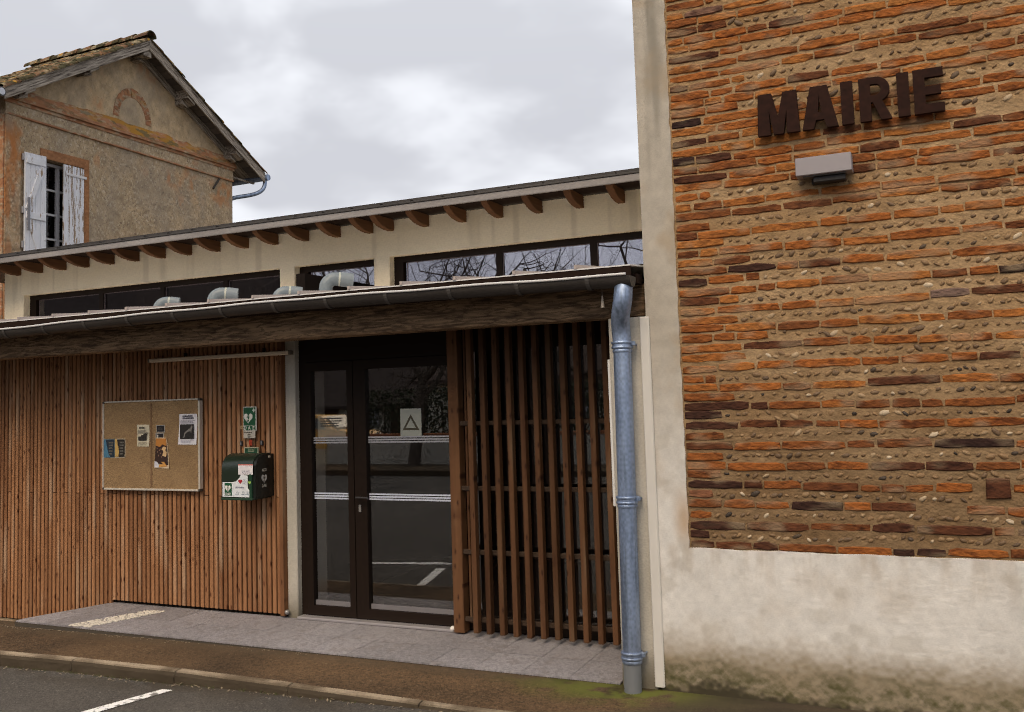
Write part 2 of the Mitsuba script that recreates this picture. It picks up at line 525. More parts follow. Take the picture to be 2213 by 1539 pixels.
def bolt(cx, cz, s):
    pts = [(.10, .52), (-.20, -.02), (-.02, .02), (-.10, -.28), (-.20, -.24), (.02, -.55), (.13, -.20), (.04, -.24), (.20, .16), (.02, .10), (.22, .52)]
    return Polygon([(cx + a * s, cz + b * s) for a, b in pts]).buffer(0)


# ------------------------------------------------------------------ the ground


def pave_z(x):
    return np.interp(x, [-9, -7.5, -5.9, -4, -1.6, 3], [-.062, -.052, -.032, -.018, -.014, -.012])


def kerb_y(x):
    return np.interp(x, [-40, -7, -5.92, -4.81, -3.95, -2.65, 6], [4.93, 4.96, 5.0, 5.005, 4.97, 4.93, 4.8])


def kerb_drop(x):
    return np.interp(x, [-7, -5, -4.2, -2.6, -1], [.095, .088, .065, .018, .012])


def sheet(xs, ys, zf):
    X, Y = np.meshgrid(xs, ys, indexing='ij')
    v = np.stack([X, Y, zf(X, Y)], -1).reshape(-1, 3)
    n = len(ys)
    f = []
    for i in range(len(xs) - 1):
        for j in range(n - 1):
            a = i * n + j
            f.append([a, a + n, a + n + 1, a + 1])
    return (v, np.array(f))


def strip(xs, y0, y1, z0, z1, nj=2):
    """between two lines over the xs"""
    v, f = [], []
    for x in xs:
        for j in range(nj):
            t = j / (nj - 1)
            v.append([x, y0(x) * (1 - t) + y1(x) * t, z0(x) * (1 - t) + z1(x) * t])
    for i in range(len(xs) - 1):
        for j in range(nj - 1):
            a = i * nj + j
            f.append([a, a + nj, a + nj + 1, a + 1])
    return (np.array(v), np.array(f))


structure('ground', box(-600, 600, -600, 600, -1.2, -.42), 'earth')
xs_road = np.array([-300, -60, -20, -12, -9, -8, -7, -6, -5, -4.6, -4.2, -3.6, -3, -2.6, -2, -1, 2, 6, 20, 60, 300.])
road_z = lambda x: pave_z(x) - kerb_drop(x)
structure('road', strip(xs_road, lambda x: -7.5, lambda x: kerb_y(x) + .02, road_z, road_z), 'asphalt')
xs_p = np.array([-40, -12, -9, -8, -7.5, -7, -6.5, -6, -5, -4, -3, -2, -1.6, -1, 0, 1, 3, 6.])
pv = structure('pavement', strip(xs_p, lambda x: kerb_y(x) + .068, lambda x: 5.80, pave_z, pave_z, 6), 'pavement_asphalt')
# kerb stones one metre long
x = -8.94
while x < 1.5:
    L = .997
    a, b = x + .004, x + L - .004
    sec = []
    ms = []
    n = 6
    verts, faces = [], []
    prof = [(0.0, -.16), (0.004, -.03), (.012, -.008), (.024, .0), (.072, .003), (.078, -.16)]
    for i in range(n + 1):
        xx = a + (b - a) * i / n
        for (py, pz) in prof:
            jit = .004 * (meshkit.noise(np.array([xx * 6, py * 40, pz * 40])) - .5)
            verts.append([xx, float(kerb_y(xx)) + py + jit, float(pave_z(xx)) + pz + jit])
    k = len(prof)
    for i in range(n):
        for j in range(k - 1):
            q = i * k + j
            faces += [[q, q + k, q + k + 1], [q, q + k + 1, q + 1]]
    for e in (0, n):
        for j in range(1, k - 1):
            t3 = [e * k, e * k + j, e * k + j + 1]
            faces.append(t3 if e == 0 else t3[::-1])
    add('pavement', 'kerb_stone', trimesh.Trimesh(np.array(verts), np.array(faces), process=False), 'kerb_concrete')
    x += 1.0
structure('road_marking', (np.array([[-5.27, 3.75, 0], [-5.15, 3.75, 0], [-4.83, 4.885, 0], [-4.93, 4.88, 0]]) + np.array([[0, 0, float(road_z(q)) + .004] for q in (-5.27, -5.15, -4.83, -4.93)]), np.array([[0, 1, 2, 3]])), 'road_paint')

structure('road_marking_001', (np.array([[a, b, float(road_z(a)) + .004] for a, b in ((-6.6, 3.60), (-5.35, 3.40), (-5.15, 3.50), (-6.4, 3.68))]), np.array([[0, 1, 2, 3]])), 'road_paint')
# porch slab: body and tiles
slab_poly = Polygon([(-7.43, 5.672), (-1.90, 5.672), (-1.90, 6.56), (-7.118, 6.56)])
m = extrude(slab_poly, .262)
m.apply_translation([0, 0, -.27])
structure('porch_slab', m, paint((.060, .050, .038), .9))
tile_w = .3445
for row, (ya, yb) in enumerate(((5.664, 6.055), (6.058, 6.56))):
    i = 0
    xa = -1.9 - tile_w * 17
    while xa < -1.9:
        p = sbox(xa + .0015, ya + .0022, xa + tile_w - .0022, yb - .0022).intersection(slab_poly.buffer(.004))
        if p.area > .01:
            mm = extrude(p, .012 + rng.uniform(-.0006, .0006))
            mm.apply_translation([0, 0, -.012])
            add('porch_slab', 'tile', mm, 'paving_tile', uv=(rng.uniform(), 0))
        xa += tile_w
# strip of white pebbles across the slab
ms = []
c0, c1, c2, c3 = np.array([-6.80, 5.66]), np.array([-6.54, 5.68]), np.array([-6.34, 6.33]), np.array([-6.53, 6.30])
for _ in range(420):
    a, b = rng.uniform(), rng.uniform()
    q = (c0 * (1 - a) + c1 * a) * (1 - b) + (c3 * (1 - a) + c2 * a) * b
    s = trimesh.creation.icosphere(subdivisions=1)
    s.apply_scale([rng.uniform(.008, .017), rng.uniform(.007, .012), rng.uniform(.004, .007)])
    s.apply_transform(trimesh.transformations.rotation_matrix(rng.uniform(0, 6.3), [0, 0, 1]))
    s.apply_translation([q[0], q[1], .003])
    ms.append(s)
thing('pebble_strip', 'strip of small white pebbles crossing the left end of the grey porch slab', 'pebbles', kind='stuff')
scene['pebble_strip'] = mikit.ply(cat(ms), paint((.56, .52, .45), .7), 30)
structure('sunken_gravel_bed', box(-14, -7.12, 5.81, 6.55, -.6, -.245), 'kerb_concrete')

# ------------------------------------------------------------------ the brick building
BY = 5.655
t = thing('brick_building', 'tall brick and pebble building with grey plaster frame and plinth at the right', 'building')
BX0, BX1, BTOP = -1.63, 3.2, 6.2
add(t, 'core', box(BX0 + .012, BX1, BY + .06, 12.0, -.3, BTOP), 'cream')
# plaster: plinth and corner pilaster as one L with a slightly broken inner edge
edge = [(-1.42 + .002 * math.sin(z * 37) + .008 * (meshkit.noise(np.array([z * 23, 1, 2])) - .5), z) for z in np.arange(.853, BTOP, .045)]
bot = [(xx, .853 + .003 * math.sin(xx * 13) + .004 * (meshkit.noise(np.array([xx * 20, 5, 2])) - .5)) for xx in np.arange(BX1, -1.42, -.06)]
L = Polygon([(BX0, -.2), (BX1, -.2)] + bot + edge + [(-1.42, BTOP), (BX0, BTOP)]).buffer(0)
add(t, 'plaster_frame', face_xz(L, BY, .062), 'render')
# mortar bed, uneven, a little behind the plaster
MX0, MX1, MZ0, MZ1 = -1.44, 1.75, .84, 5.4
gx, gz = np.arange(MX0, MX1 + .001, .012), np.arange(MZ0, MZ1 + .001, .012)
GX, GZ = np.meshgrid(gx, gz, indexing='ij')
P3 = np.stack([GX, np.zeros_like(GX), GZ], -1)
hgt = .010 * (meshkit.fbm(P3 * 26, 3, 5) - .5) + .010 * (meshkit.fbm(P3 * 5, 3, 8) - .5)
GY = BY + .0085 - hgt
v = np.stack([GX, GY, GZ], -1).reshape(-1, 3)
n = len(gz)
ii, jj = np.meshgrid(np.arange(len(gx) - 1), np.arange(n - 1), indexing='ij')
a = (ii * n + jj).ravel()
wall = add(t, 'wall', (v, np.stack([a, a + n, a + n + 1, a + 1], 1)), 'mortar', True)


def brick_mesh(x0, x1, z0, z1, tilt, proud, r):
    """a hand-made brick: uneven outline, worn edges"""
    w, h = x1 - x0, z1 - z0
    k = max(2, int(w / .05))
    top = [(x0 + w * i / k, z1 + r.normal(0, .0022)) for i in range(k, -1, -1)]
    btm = [(x0 + w * i / k, z0 + r.normal(0, .0022)) for i in range(k + 1)]
    c = r.uniform(.004, .014)
    btm[0] = (x0 + r.uniform(0, .004), z0 + c * r.uniform(.2, .9))
    btm[-1] = (x1 - r.uniform(0, .004), z0 + c * r.uniform(.2, .9))
    top[0] = (x1 - r.uniform(0, .010), z1 - c * r.uniform(.2, .9))
    top[-1] = (x0 + r.uniform(0, .010), z1 - c * r.uniform(.2, .9))
    o = np.array(btm + top)
    cen = np.array([(x0 + x1) / 2, (z0 + z1) / 2])
    o[:, 1] += (o[:, 0] - cen[0]) * tilt
    m_ = len(o)
    ins = cen + (o - cen) * np.array([1 - .012 / w, 1 - .010 / h])
    yb, ym, yf = BY + .045, BY - proud + .006, BY - proud
    rings = [np.stack([o[:, 0], np.full(m_, yb), o[:, 1]], 1), np.stack([o[:, 0], np.full(m_, ym), o[:, 1]], 1),
             np.stack([ins[:, 0], yf + r.normal(0, .0012, m_), ins[:, 1]], 1)]
    vv = np.vstack(rings + [[[cen[0], yf - .001, cen[1]]]])
    ff = []
    for q in (0, 1):
        for j in range(m_):
            j2 = (j + 1) % m_
            ff += [[q * m_ + j, q * m_ + j2, (q + 1) * m_ + j2], [q * m_ + j, (q + 1) * m_ + j2, (q + 1) * m_ + j]]
    # cap: quads between the lower and the upper row of the inset ring
    o2 = 2 * m_
    for j in range(k):
        b0, b1 = o2 + j, o2 + j + 1
        t0, t1 = o2 + m_ - 1 - j, o2 + m_ - 2 - j
        ff += [[b0, b1, t1], [b0, t1, t0]]
    return trimesh.Trimesh(vv, np.array(ff), process=False)


r = np.random.default_rng(21)
bricks, pebbles = [], []
CH = .0592


def tone(z, r):
    lo = z < 1.75
    q = r.uniform()
    if q < (.24 if lo else .04):
        return (r.uniform(0, .24), r.uniform(0, .5))
    if q < (.46 if lo else .18):
        return (r.uniform(.28, .5), r.uniform(0, .6))
    if q < (.48 if lo else .19):
        return (r.uniform(.3, .6), r.uniform(.6, .9))
    return (r.uniform(.5, .85) if lo else r.uniform(.58, 1.0), r.uniform(0, .45))


def quoin(z):
    return float(np.interp(z, [.85, 1.3, 1.6, 1.9, 2.1, 2.6, 2.75, 2.95, 3.1, 3.3, 3.7, 4.2, 5], [.14, .17, .22, .30, .46, .40, .22, .20, .40, .62, .48, .40, .5]))


ncourse = int((MZ1 - .855) / CH)
special = (.22, .345, 1.175, 1.29)
for i in range(ncourse):
    z0 = .857 + i * CH
    zc = z0 + .025
    dense = 3.02 < zc < 3.34
    isb = ((i % 2 == 0) if zc < 2.86 else (i % 3 != 0)) or dense
    wob = lambda xx: .006 * math.sin(xx * 2.1 + i * .8) + .004 * math.sin(xx * 5.3 + i * 2.1)
    end = MX1 if isb else -1.412 + max(.09, quoin(zc) * r.uniform(.7, 1.25))
    xx = -1.412
    while xx < end - .05:
        L_ = r.choice([r.uniform(.10, .16), r.uniform(.18, .25), r.uniform(.26, .40)], p=[.14, .40, .46])
        L_ = min(L_, end - xx)
        h = r.uniform(.044, .052)
        if special[0] - .02 < xx + L_ and xx < special[1] and special[2] - .03 < zc < special[3]:
            xx = max(xx + .02, special[1] + .012) if xx > special[0] - .06 else xx
            if xx < special[0]:
                L_ = special[0] - .012 - xx
            if L_ < .05:
                xx = special[1] + .012
                continue
        if L_ > .05 and not (isb and r.uniform() < .015 and xx > -1.2):
            zz = z0 + wob(xx + L_ / 2)
            m = brick_mesh(xx, xx + L_, zz, zz + h, r.normal(0, .010), r.uniform(-.004, .003), r)
            seen = xx < .46 and zc < 4.5
            bricks.append((seen, L_ * h, m, tone(zc, r)))
        xx += L_ + r.uniform(.002, .009)
    if not isb:
        xx = end + .03
        dens = .047 if zc < 2.9 else .060
        while xx < MX1 - .02:
            if not (special[0] - .03 < xx < special[1] + .03 and special[2] - .03 < zc < special[3]):
                s = trimesh.creation.icosphere(subdivisions=1)
                big = r.uniform() ** 1.4
                a_, b_ = .010 + .017 * big + r.uniform(0, .008), .0065 + .008 * big + r.uniform(0, .004)
                s.vertices *= np.array([a_, .011, b_]) * .92 * (1 + .18 * r.normal(size=(len(s.vertices), 1)) * .6)
                ang = r.choice([-1, 1], p=[.8, .2]) * r.uniform(.1, .8)
                s.apply_transform(trimesh.transformations.rotation_matrix(ang, [0, 1, 0]))
                s.apply_translation([xx, BY + .0095, z0 + .024 + wob(xx) + r.normal(0, .007)])
                q = r.uniform()
                lowz = zc < 1.9
                tn = r.uniform(.0, .28) if q < (.20 if lowz else .06) else r.uniform(.25, .60) if q < .80 else r.uniform(.60, 1)
                pebbles.append((xx < .46 and zc < 4.5, a_ * b_, s, (tn, 0)))
            xx += dens * r.uniform(.6, 1.6)
bricks.append((True, 1, brick_mesh(special[0], special[1], special[2], special[3], .0, .008, r), (.27, .1)))


def spread(items, holder, name, m, limit, smooth):
    items = sorted(items, key=lambda q: (not q[0], -q[1]))
    for _, _, mesh, uv in items[:limit]:
        if smooth:
            add(holder, name, mesh, m, True, uv=uv)
        else:
            add(holder, name, mesh, m, False, uv=uv)
    rest = items[limit:]
    if rest:
        uvs = np.vstack([np.tile(np.array(q[3], float), (len(q[2].vertices), 1)) for q in rest])
        k = add(holder, 'small_' + name + 's', cat([q[2] for q in rest]), m, smooth, uv=uvs, kind='stuff')


spread(bricks, wall, 'brick', 'brick', 300, False)
spread(pebbles, wall, 'pebble', 'pebble', 300, True)
add(t, 'coping', box(BX0 - .03, BX1, BY - .04, 12, BTOP, BTOP + .08, .01), 'fascia_metal')

# stub wall beside the porch with a rounded edge, and the white edge strip
sw = thing('stub_wall', 'narrow pale plaster stub wall with a rounded corner behind the blue downpipe', 'wall')
arc = [(-1.893 + .05 - .05 * math.cos(q), BY + .05 - .05 * math.sin(q)) for q in np.linspace(0, math.pi / 2, 8)]
m = extrude(Polygon(arc + [(-1.655, BY), (-1.655, 6.56), (-1.893, 6.56)]), 2.49)
m.apply_translation([0, 0, -.2])
add(sw, 'body', m, 'pale_plaster', 40)
add(sw, 'edge_strip', box(-1.668, -1.606, BY - .022, BY - .001, .004, 2.288, .006), paint((.56, .54, .50), .7))
add(sw, 'side_board', box(-1.912, -1.8945, 5.70, 5.93, 1.09, 2.03, .003), paint((.62, .62, .62), .5))

# ------------------------------------------------------------------ lettering and lamp on the brick wall
ls = thing('wall_lettering', 'dark rust-brown raised capital letters reading MAIRIE on the brick wall', 'sign')
H = .252
zb = 3.322


def stroke_poly(pts):
    return Polygon(pts)


def letter_M(w):
    s = .075
    return Polygon([(0, 0), (s, 0), (s * .93, .60 * H), (w / 2 - .028, 0), (w / 2 + .028, 0), (w - s * .93, .60 * H), (w - s, 0), (w, 0), (w - .010, H), (w - .088, H), (w / 2, .42 * H), (.088, H), (.010, H)])


def letter_A(w):
    o = Polygon([(0, 0), (.065, 0), (.078, .2 * H), (w - .078, .2 * H), (w - .065, 0), (w, 0), (w / 2 + .048, H), (w / 2 - .048, H)])
    return o.difference(Polygon([(.092, .38 * H), (w - .092, .38 * H), (w / 2, .80 * H)]))


def letter_R(w):
    s = .062
    disc = Point(0, 0).buffer(1.0)
    bowl = sbox(0, .42 * H, w * .52, H).union(affinity.translate(affinity.scale(disc, w * .44, .29 * H, origin=(0, 0)), w * .52, .71 * H))
    hole = sbox(s, .58 * H, w * .52, .84 * H).union(affinity.translate(affinity.scale(disc, w * .17, .13 * H, origin=(0, 0)), w * .52, .71 * H))
    leg = Polygon([(w * .40, .46 * H), (w * .68, .50 * H), (w, 0), (w * .66, 0)])
    return unary_union([bowl.difference(hole), sbox(0, 0, s, H), leg.difference(hole)]).buffer(0)


def letter_E(w):
    s = .060
    return unary_union([sbox(0, 0, s, H), sbox(0, 0, w, .20 * H), sbox(0, .41 * H, w * .9, .60 * H), sbox(0, .80 * H, w, H)])


LET = [('M', letter_M(.243), -.868), ('A', letter_A(.202), -.610), ('I', sbox(0, 0, .066, H), -.388), ('R', letter_R(.172), -.289), ('I', sbox(0, 0, .064, H), -.086), ('E', letter_E(.156), -.001)]
for i, (nm, poly, x0) in enumerate(LET):
    m = face_xz(affinity.translate(poly.buffer(-.002).buffer(.002), x0, zb), BY - .062, .034)
    k = add(ls, 'letter', m, 'corten')
    cx = x0 + .033
    w = poly.bounds[2]
    st = [cyl([x0 + px, BY - .03, zb + pz], [x0 + px, BY + .02, zb + pz], .006, 8) for px, pz in ((.03, .05), (max(.035, w - .03), .05), (.035, H - .05))]
    add(k, 'stud', cat(st), 'corten')

lm = thing('wall_lamp', 'grey box-shaped wall lamp under the MAIRIE letters', 'lamp')
add(lm, 'housing', box(-.656, -.346, 5.525, 5.635, 3.037, 3.143, .004), paint((.27, .25, .265), .5, .3))
add(lm, 'mounting_plate', box(-.58, -.40, 5.636, 5.665, 3.0, 3.12, .004), paint((.03, .027, .026), .6))
add(lm, 'lens', box(-.62, -.38, 5.545, 5.62, 3.0315, 3.036), paint((.10, .095, .09), .3))
add(lm, 'base_tray', box(-.565, -.385, 5.56, 5.634, 2.995, 3.031, .006), paint((.02, .018, .018), .6))

# ------------------------------------------------------------------ the entrance building
eb = thing('entrance_building', 'low cream entrance building with clerestory windows, timber porch and dark gutter', 'building')
CY, CZT = 7.5, 3.56
CZT = 3.549
op = [(-9.72, -5.962), (-5.780, -4.836), (-4.662, -1.70)]
SILL, HEAD = 2.84, 3.184
wallp = sbox(-10.05, 2.55, -1.63, CZT)
for a, b in op:
    wallp = wallp.difference(sbox(a, SILL, b, HEAD))
cw = add(eb, 'clerestory_wall', face_xz(wallp, CY, .28), 'cream')
mull = [[-8.557, -7.632, -6.746], [], [-3.544, -2.632]]
for (a, b), ml in zip(op, mull):
    fr = [sbox(a, HEAD - .058, b, HEAD), sbox(a, SILL, b, SILL + .06), sbox(a, SILL, a + .10, HEAD), sbox(b - .035, SILL, b, HEAD)]
    fr += [sbox(q - .03, SILL, q + .03, HEAD) for q in ml]
    fp = unary_union(fr)
    w = add(eb, 'window', face_xz(fp, CY + .085, .06), 'frame_metal')
    xs = [a + .10] + ml + [b - .035]
    for q0, q1 in zip(xs[:-1], xs[1:]):
        add(w, 'pane', (np.array([[q0 + .02, CY + .115, SILL + .05], [q1 - .02, CY + .115, SILL + .05], [q1 - .02, CY + .115, HEAD - .05], [q0 + .02, CY + .115, HEAD - .05]]), np.array([[0, 1, 2, 3]])), 'clerestory_glass')
        # beads round each pane, a light line at the edge
        bead = sbox(q0 + .03, SILL + .06, q1 - .03, HEAD - .058).difference(sbox(q0 + .036, SILL + .06, q1 - .036, HEAD - .064))
        add(w, 'bead', face_xz(bead, CY + .108, .004), paint((.16, .13, .14), .4))

# upper roof: sheet, fascia, soffit, rafters
rf = add(eb, 'roof', face_yz(Polygon([(6.95, 3.575), (12.2, 3.40), (12.2, 3.35), (6.95, 3.55)]), -1.64, 9.4), 'gutter_metal')
add(rf, 'fascia', box(-11.04, -1.64, 6.905, 6.93, 3.466, 3.522, .003), 'fascia_metal')
add(rf, 'drip_edge', box(-11.04, -1.64, 6.895, 6.95, 3.524, 3.538, .002), 'gutter_metal')
for i in range(30):
    xx = -1.88 - .3125 * i
    if xx > -11:
        add(rf, 'seam', box(xx - .005, xx + .005, 6.90, 6.955, 3.5385, 3.556), 'gutter_metal')
for k in range(6):
    y0 = 6.95 + .093 * k
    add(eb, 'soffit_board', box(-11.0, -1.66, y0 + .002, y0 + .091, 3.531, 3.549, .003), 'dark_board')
raf = [-5.592, -5.211, -4.833, -4.601, -4.215, -3.82, -3.445, -3.06, -2.672, -2.297, -9.764, -9.395, -9.007, -8.638, -8.251, -7.875, -7.492, -7.12, -6.729, -6.352, -5.972, -1.92, -10.13, -10.5]
prof = [(7.499, 3.5305), (7.499, 3.424), (7.40, 3.426), (7.31, 3.440), (7.235, 3.466), (7.18, 3.498), (7.155, 3.5305)]
for xx in raf:
    add(eb, 'rafter', face_yz(Polygon(prof), xx, .062), 'rafter_wood', uv=(rng.uniform(), 0))

# porch: beam, ceiling, roof sheet with seams, gutter
add(eb, 'beam', box(-9.6, -1.66, 5.74, 5.92, 2.303, 2.515, .008), 'beam_wood')
for k in range(9):
    y0 = 5.70 + .2 * k
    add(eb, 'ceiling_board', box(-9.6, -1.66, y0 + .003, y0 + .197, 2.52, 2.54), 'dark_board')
pr = add(eb, 'porch_roof', face_yz(Polygon([(5.462, 2.604), (7.52, 2.80), (7.52, 2.76), (5.462, 2.596)]), -1.66, 8.3), paint((.62, .61, .60), .5, 0, .3))
add(pr, 'drip_flashing', box(-9.6, -1.66, 5.466, 5.482, 2.53, 2.5955, .002), 'dark_board')
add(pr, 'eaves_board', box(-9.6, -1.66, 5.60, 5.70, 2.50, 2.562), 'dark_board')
seams = [-9.24, -8.81, -8.4, -7.97, -7.55, -7.131, -6.71, -6.285, -5.871, -5.442, -5.013, -4.585, -4.162, -3.727, -3.294, -2.877, -2.438, -2.007]
for xx in seams:
    add(pr, 'seam', face_yz(Polygon([(5.455, 2.6045), (7.45, 2.794), (7.45, 2.818), (5.50, 2.634), (5.455, 2.630)]), xx, .020), paint((.36, .31, .29), .5))


def gz(xx):
    return float(np.interp(xx, [-9.5, -7.4, -5.8, -4.3, -3, -1.65], [2.535, 2.545, 2.570, 2.580, 2.570, 2.553]))


# half-round gutter
GYc, GR = 5.50, .068
xs = np.linspace(-9.5, -1.66, 40)
ang = np.linspace(math.pi, 2 * math.pi, 13)
v, f = [], []
for xx in xs:
    for rr in (GR, GR - .004):
        for q in (ang if rr == GR else ang[::-1]):
            v.append([xx, GYc + rr * math.cos(q), gz(xx) + rr * math.sin(q) - .02])
k = 26
for i in range(len(xs) - 1):
    for j in range(k):
        j2 = (j + 1) % k
        f += [[i * k + j, (i + 1) * k + j, (i + 1) * k + j2], [i * k + j, (i + 1) * k + j2, i * k + j2]]
v = np.array(v)
gt = add(eb, 'gutter', trimesh.Trimesh(v, np.array(f), process=False), 'gutter_metal', 50)
add(gt, 'front_bead', tube([[xx, GYc - GR - .006, gz(xx) - .014 + .003 * math.sin(xx * 6.5)] for xx in np.linspace(-9.5, -1.68, 120)], .0080, 10), paint((.55, .55, .55), .4))
end = Polygon([(GYc + GR * math.cos(q), GR * math.sin(q)) for q in ang])
m = face_yz(end, -1.658, .004)
m.apply_translation([0, 0, gz(-1.66) - .02])
add(gt, 'end_cap', m, 'gutter_metal')
for xx in [-9.22, -8.74, -8.25, -7.77, -7.292, -6.811, -6.331, -5.853, -5.366, -4.886, -4.389, -3.922, -3.418, -2.919, -2.42, -1.935]:
    bv = []
    pts = [[xx, GYc + (GR + .003) * math.cos(q), gz(xx) - .02 + (GR + .003) * math.sin(q)] for q in ang]
    m = cat([box(-.014, .014, -.003, .003, -.003, .003)])
    rings_ = []
    for s_ in (-.013, .013):
        rings_.append(np.array(pts) + [s_, 0, 0])
    outer = [np.array([[xx + s_, GYc + (GR + .006) * math.cos(q), gz(xx) - .02 + (GR + .006) * math.sin(q)] for q in ang]) for s_ in (-.013, .013)]
    vv = np.vstack([rings_[0], rings_[1], outer[0], outer[1]])
    kk = len(ang)
    ff = []
    for j in range(kk - 1):
        ff += [[2 * kk + j, 3 * kk + j, 3 * kk + j + 1, 2 * kk + j + 1], [j, j + 1, 2 * kk + j + 1, 2 * kk + j], [kk + j, 3 * kk + j, 3 * kk + j + 1, kk + j + 1]]
    add(gt, 'bracket', (vv, np.array(ff)), paint((.075, .068, .064), .5, .2))

# timber cladding: backing and slats
add(eb, 'cladding_backing', box(-10.0, -5.135, 6.49, 6.55, -.30, 2.52), 'dark_inside')
xx = -9.42
i = 0
while xx < -5.15:
    w = .0362 + rng.uniform(-.0015, .0015)
    z0 = .030 if xx > -7.16 else -.232
    y0 = 6.449 + rng.uniform(-.0015, .0015)
    ty = rng.uniform(.15, .85)
    if i % 3 == 1:
        zj = 1.012 + (rng.uniform(-.003, .003))
        add(eb, 'cladding_slat', box(xx, xx + w, y0, y0 + .03, z0, zj - .003, .0025), 'slat_wood', uv=(ty, 0))
        add(eb, 'cladding_slat', box(xx, xx + w, y0 + .001, y0 + .031, zj + .003, 2.36, .0025), 'slat_wood', uv=(rng.uniform(.2, .75), 0))
    else:
        add(eb, 'cladding_slat', box(xx, xx + w, y0, y0 + .03, z0, 2.36, .0025), 'slat_wood', uv=(ty, 0))
    xx += .0535
    i += 1
add(eb, 'cladding_post', box(-5.150, -5.110, 6.425, 6.548, .02, 2.40, .003), 'slat_wood', uv=(.25, .35))
# plaster pier between cladding and door
add(eb, 'door_pier', box(-5.108, -5.002, 6.475, 6.90, -.1, 2.52, .006), 'pale_plaster')

# entrance door
dr_ = add(eb, 'entrance_door', face_xz(unary_union([sbox(-5.0, .012, -3.49, 2.52).difference(sbox(-4.93, .03, -3.51, 2.16))]), 6.53, .09), 'frame_metal')
for (a, b, gl, gr_) in ((-4.93, -4.440, -4.868, -4.500), (-4.436, -3.51, -4.316, -3.520)):
    leaf = sbox(a + .002, .03, b - .002, 2.155).difference(sbox(gl, .108, gr_, 2.078))
    add(dr_, 'door_leaf', face_xz(leaf, 6.515, .06), 'frame_metal')
    add(dr_, 'pane', (np.array([[gl - .01, 6.545, .10], [gr_ + .01, 6.545, .10], [gr_ + .01, 6.545, 2.09], [gl - .01, 6.545, 2.09]]), np.array([[0, 1, 2, 3]])), 'door_glass')
    for zc_, colr in ((1.489, (.30, .31, .35)), (1.020, (.50, .55, .66))):
        for q in (-1, 0, 1):
            zz = zc_ + q * .0205
            add(dr_, 'safety_stripe', box(gl + .004, gr_ - .004, 6.5415, 6.5435, zz - .0062, zz + .0062), paint(colr, .6))
    add(dr_, 'sill_strip', box(gl + .003, gr_ - .003, 6.5385, 6.5435, .110, .150), paint((.20, .19, .20), .5, .3))
hd = add(dr_, 'handle', cat([cyl([-4.385, 6.515, 1.02], [-4.385, 6.455, 1.02], .009, 10), tube([[-4.385, 6.458, 1.02], [-4.33, 6.452, 1.02], [-4.27, 6.455, 1.018]], .009, 10)]), paint((.06, .055, .055), .35, .6))
add(dr_, 'lock_plate', box(-4.396, -4.374, 6.507, 6.5149, .895, .955, .002), paint((.30, .29, .28), .35, .5))
add(dr_, 'threshold', box(-4.99, -3.50, 6.44, 6.53, .002, .022, .004), paint((.42, .40, .41), .4, .5))
# glazing behind the timber screen
add(eb, 'screen_glazing', (np.array([[-3.46, 6.555, .12], [-1.90, 6.555, .12], [-1.90, 6.555, 2.2], [-3.46, 6.555, 2.2]]), np.array([[0, 1, 2, 3]])), 'door_glass')
add(eb, 'glazing_frame', face_xz(sbox(-3.489, .012, -1.894, 2.52).difference(unary_union([sbox(-3.42, .12, -2.70, 2.18), sbox(-2.62, .12, -1.95, 2.18)])), 6.532, .05), 'frame_metal')
# timber screen
sc = thing('timber_screen', 'brown timber lattice screen of upright slats to the right of the glass doors', 'screen')
add(sc, 'post', box(-3.475, -3.385, 6.405, 6.50, .012, 2.50, .004), 'slat_wood', uv=(.5, .7))
lat = [-3.340, -3.245, -3.136, -3.029, -2.923, -2.821, -2.707, -2.605, -2.493, -2.394, -2.285, -2.178]
lat = np.linspace(-3.255, -2.150, 11)
for xx in lat:
    w = .041
    add(sc, 'slat', box(xx - w / 2, xx + w / 2, 6.345, 6.405, .035 + rng.uniform(-.003, .003), 2.50, .003), 'slat_wood', uv=(rng.uniform(.25, .65), rng.uniform(.65, 1.0)))
add(sc, 'slat', box(-3.345, -3.325, 6.43, 6.47, .09, 2.50, .003), 'slat_wood', uv=(.4, .9))
for zz in (1.612, 1.112, .626, .118):
    add(sc, 'rail', box(-3.384, -1.935, 6.418, 6.450, zz - .017, zz + .017, .003), paint((.040, .024, .015), .85))
# inside of the hall, and back and side walls
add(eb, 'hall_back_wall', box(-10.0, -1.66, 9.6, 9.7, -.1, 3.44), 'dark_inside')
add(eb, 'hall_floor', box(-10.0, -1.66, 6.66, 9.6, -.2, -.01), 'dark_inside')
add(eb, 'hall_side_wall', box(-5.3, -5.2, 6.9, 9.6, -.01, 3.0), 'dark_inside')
add(eb, 'side_wall', face_yz(Polygon([(7.79, -.3), (11.99, -.3), (11.99, 3.355), (7.79, 3.515)]), -9.99, .06), 'dark_inside')
add(eb, 'rear_wall', box(-10.05, -1.66, 12.0, 12.1, -.3, 3.345), 'cream')
add(eb, 'wing_wall', box(-10.05, -9.98, 6.0, 7.49, -.3, 2.52), 'cream')

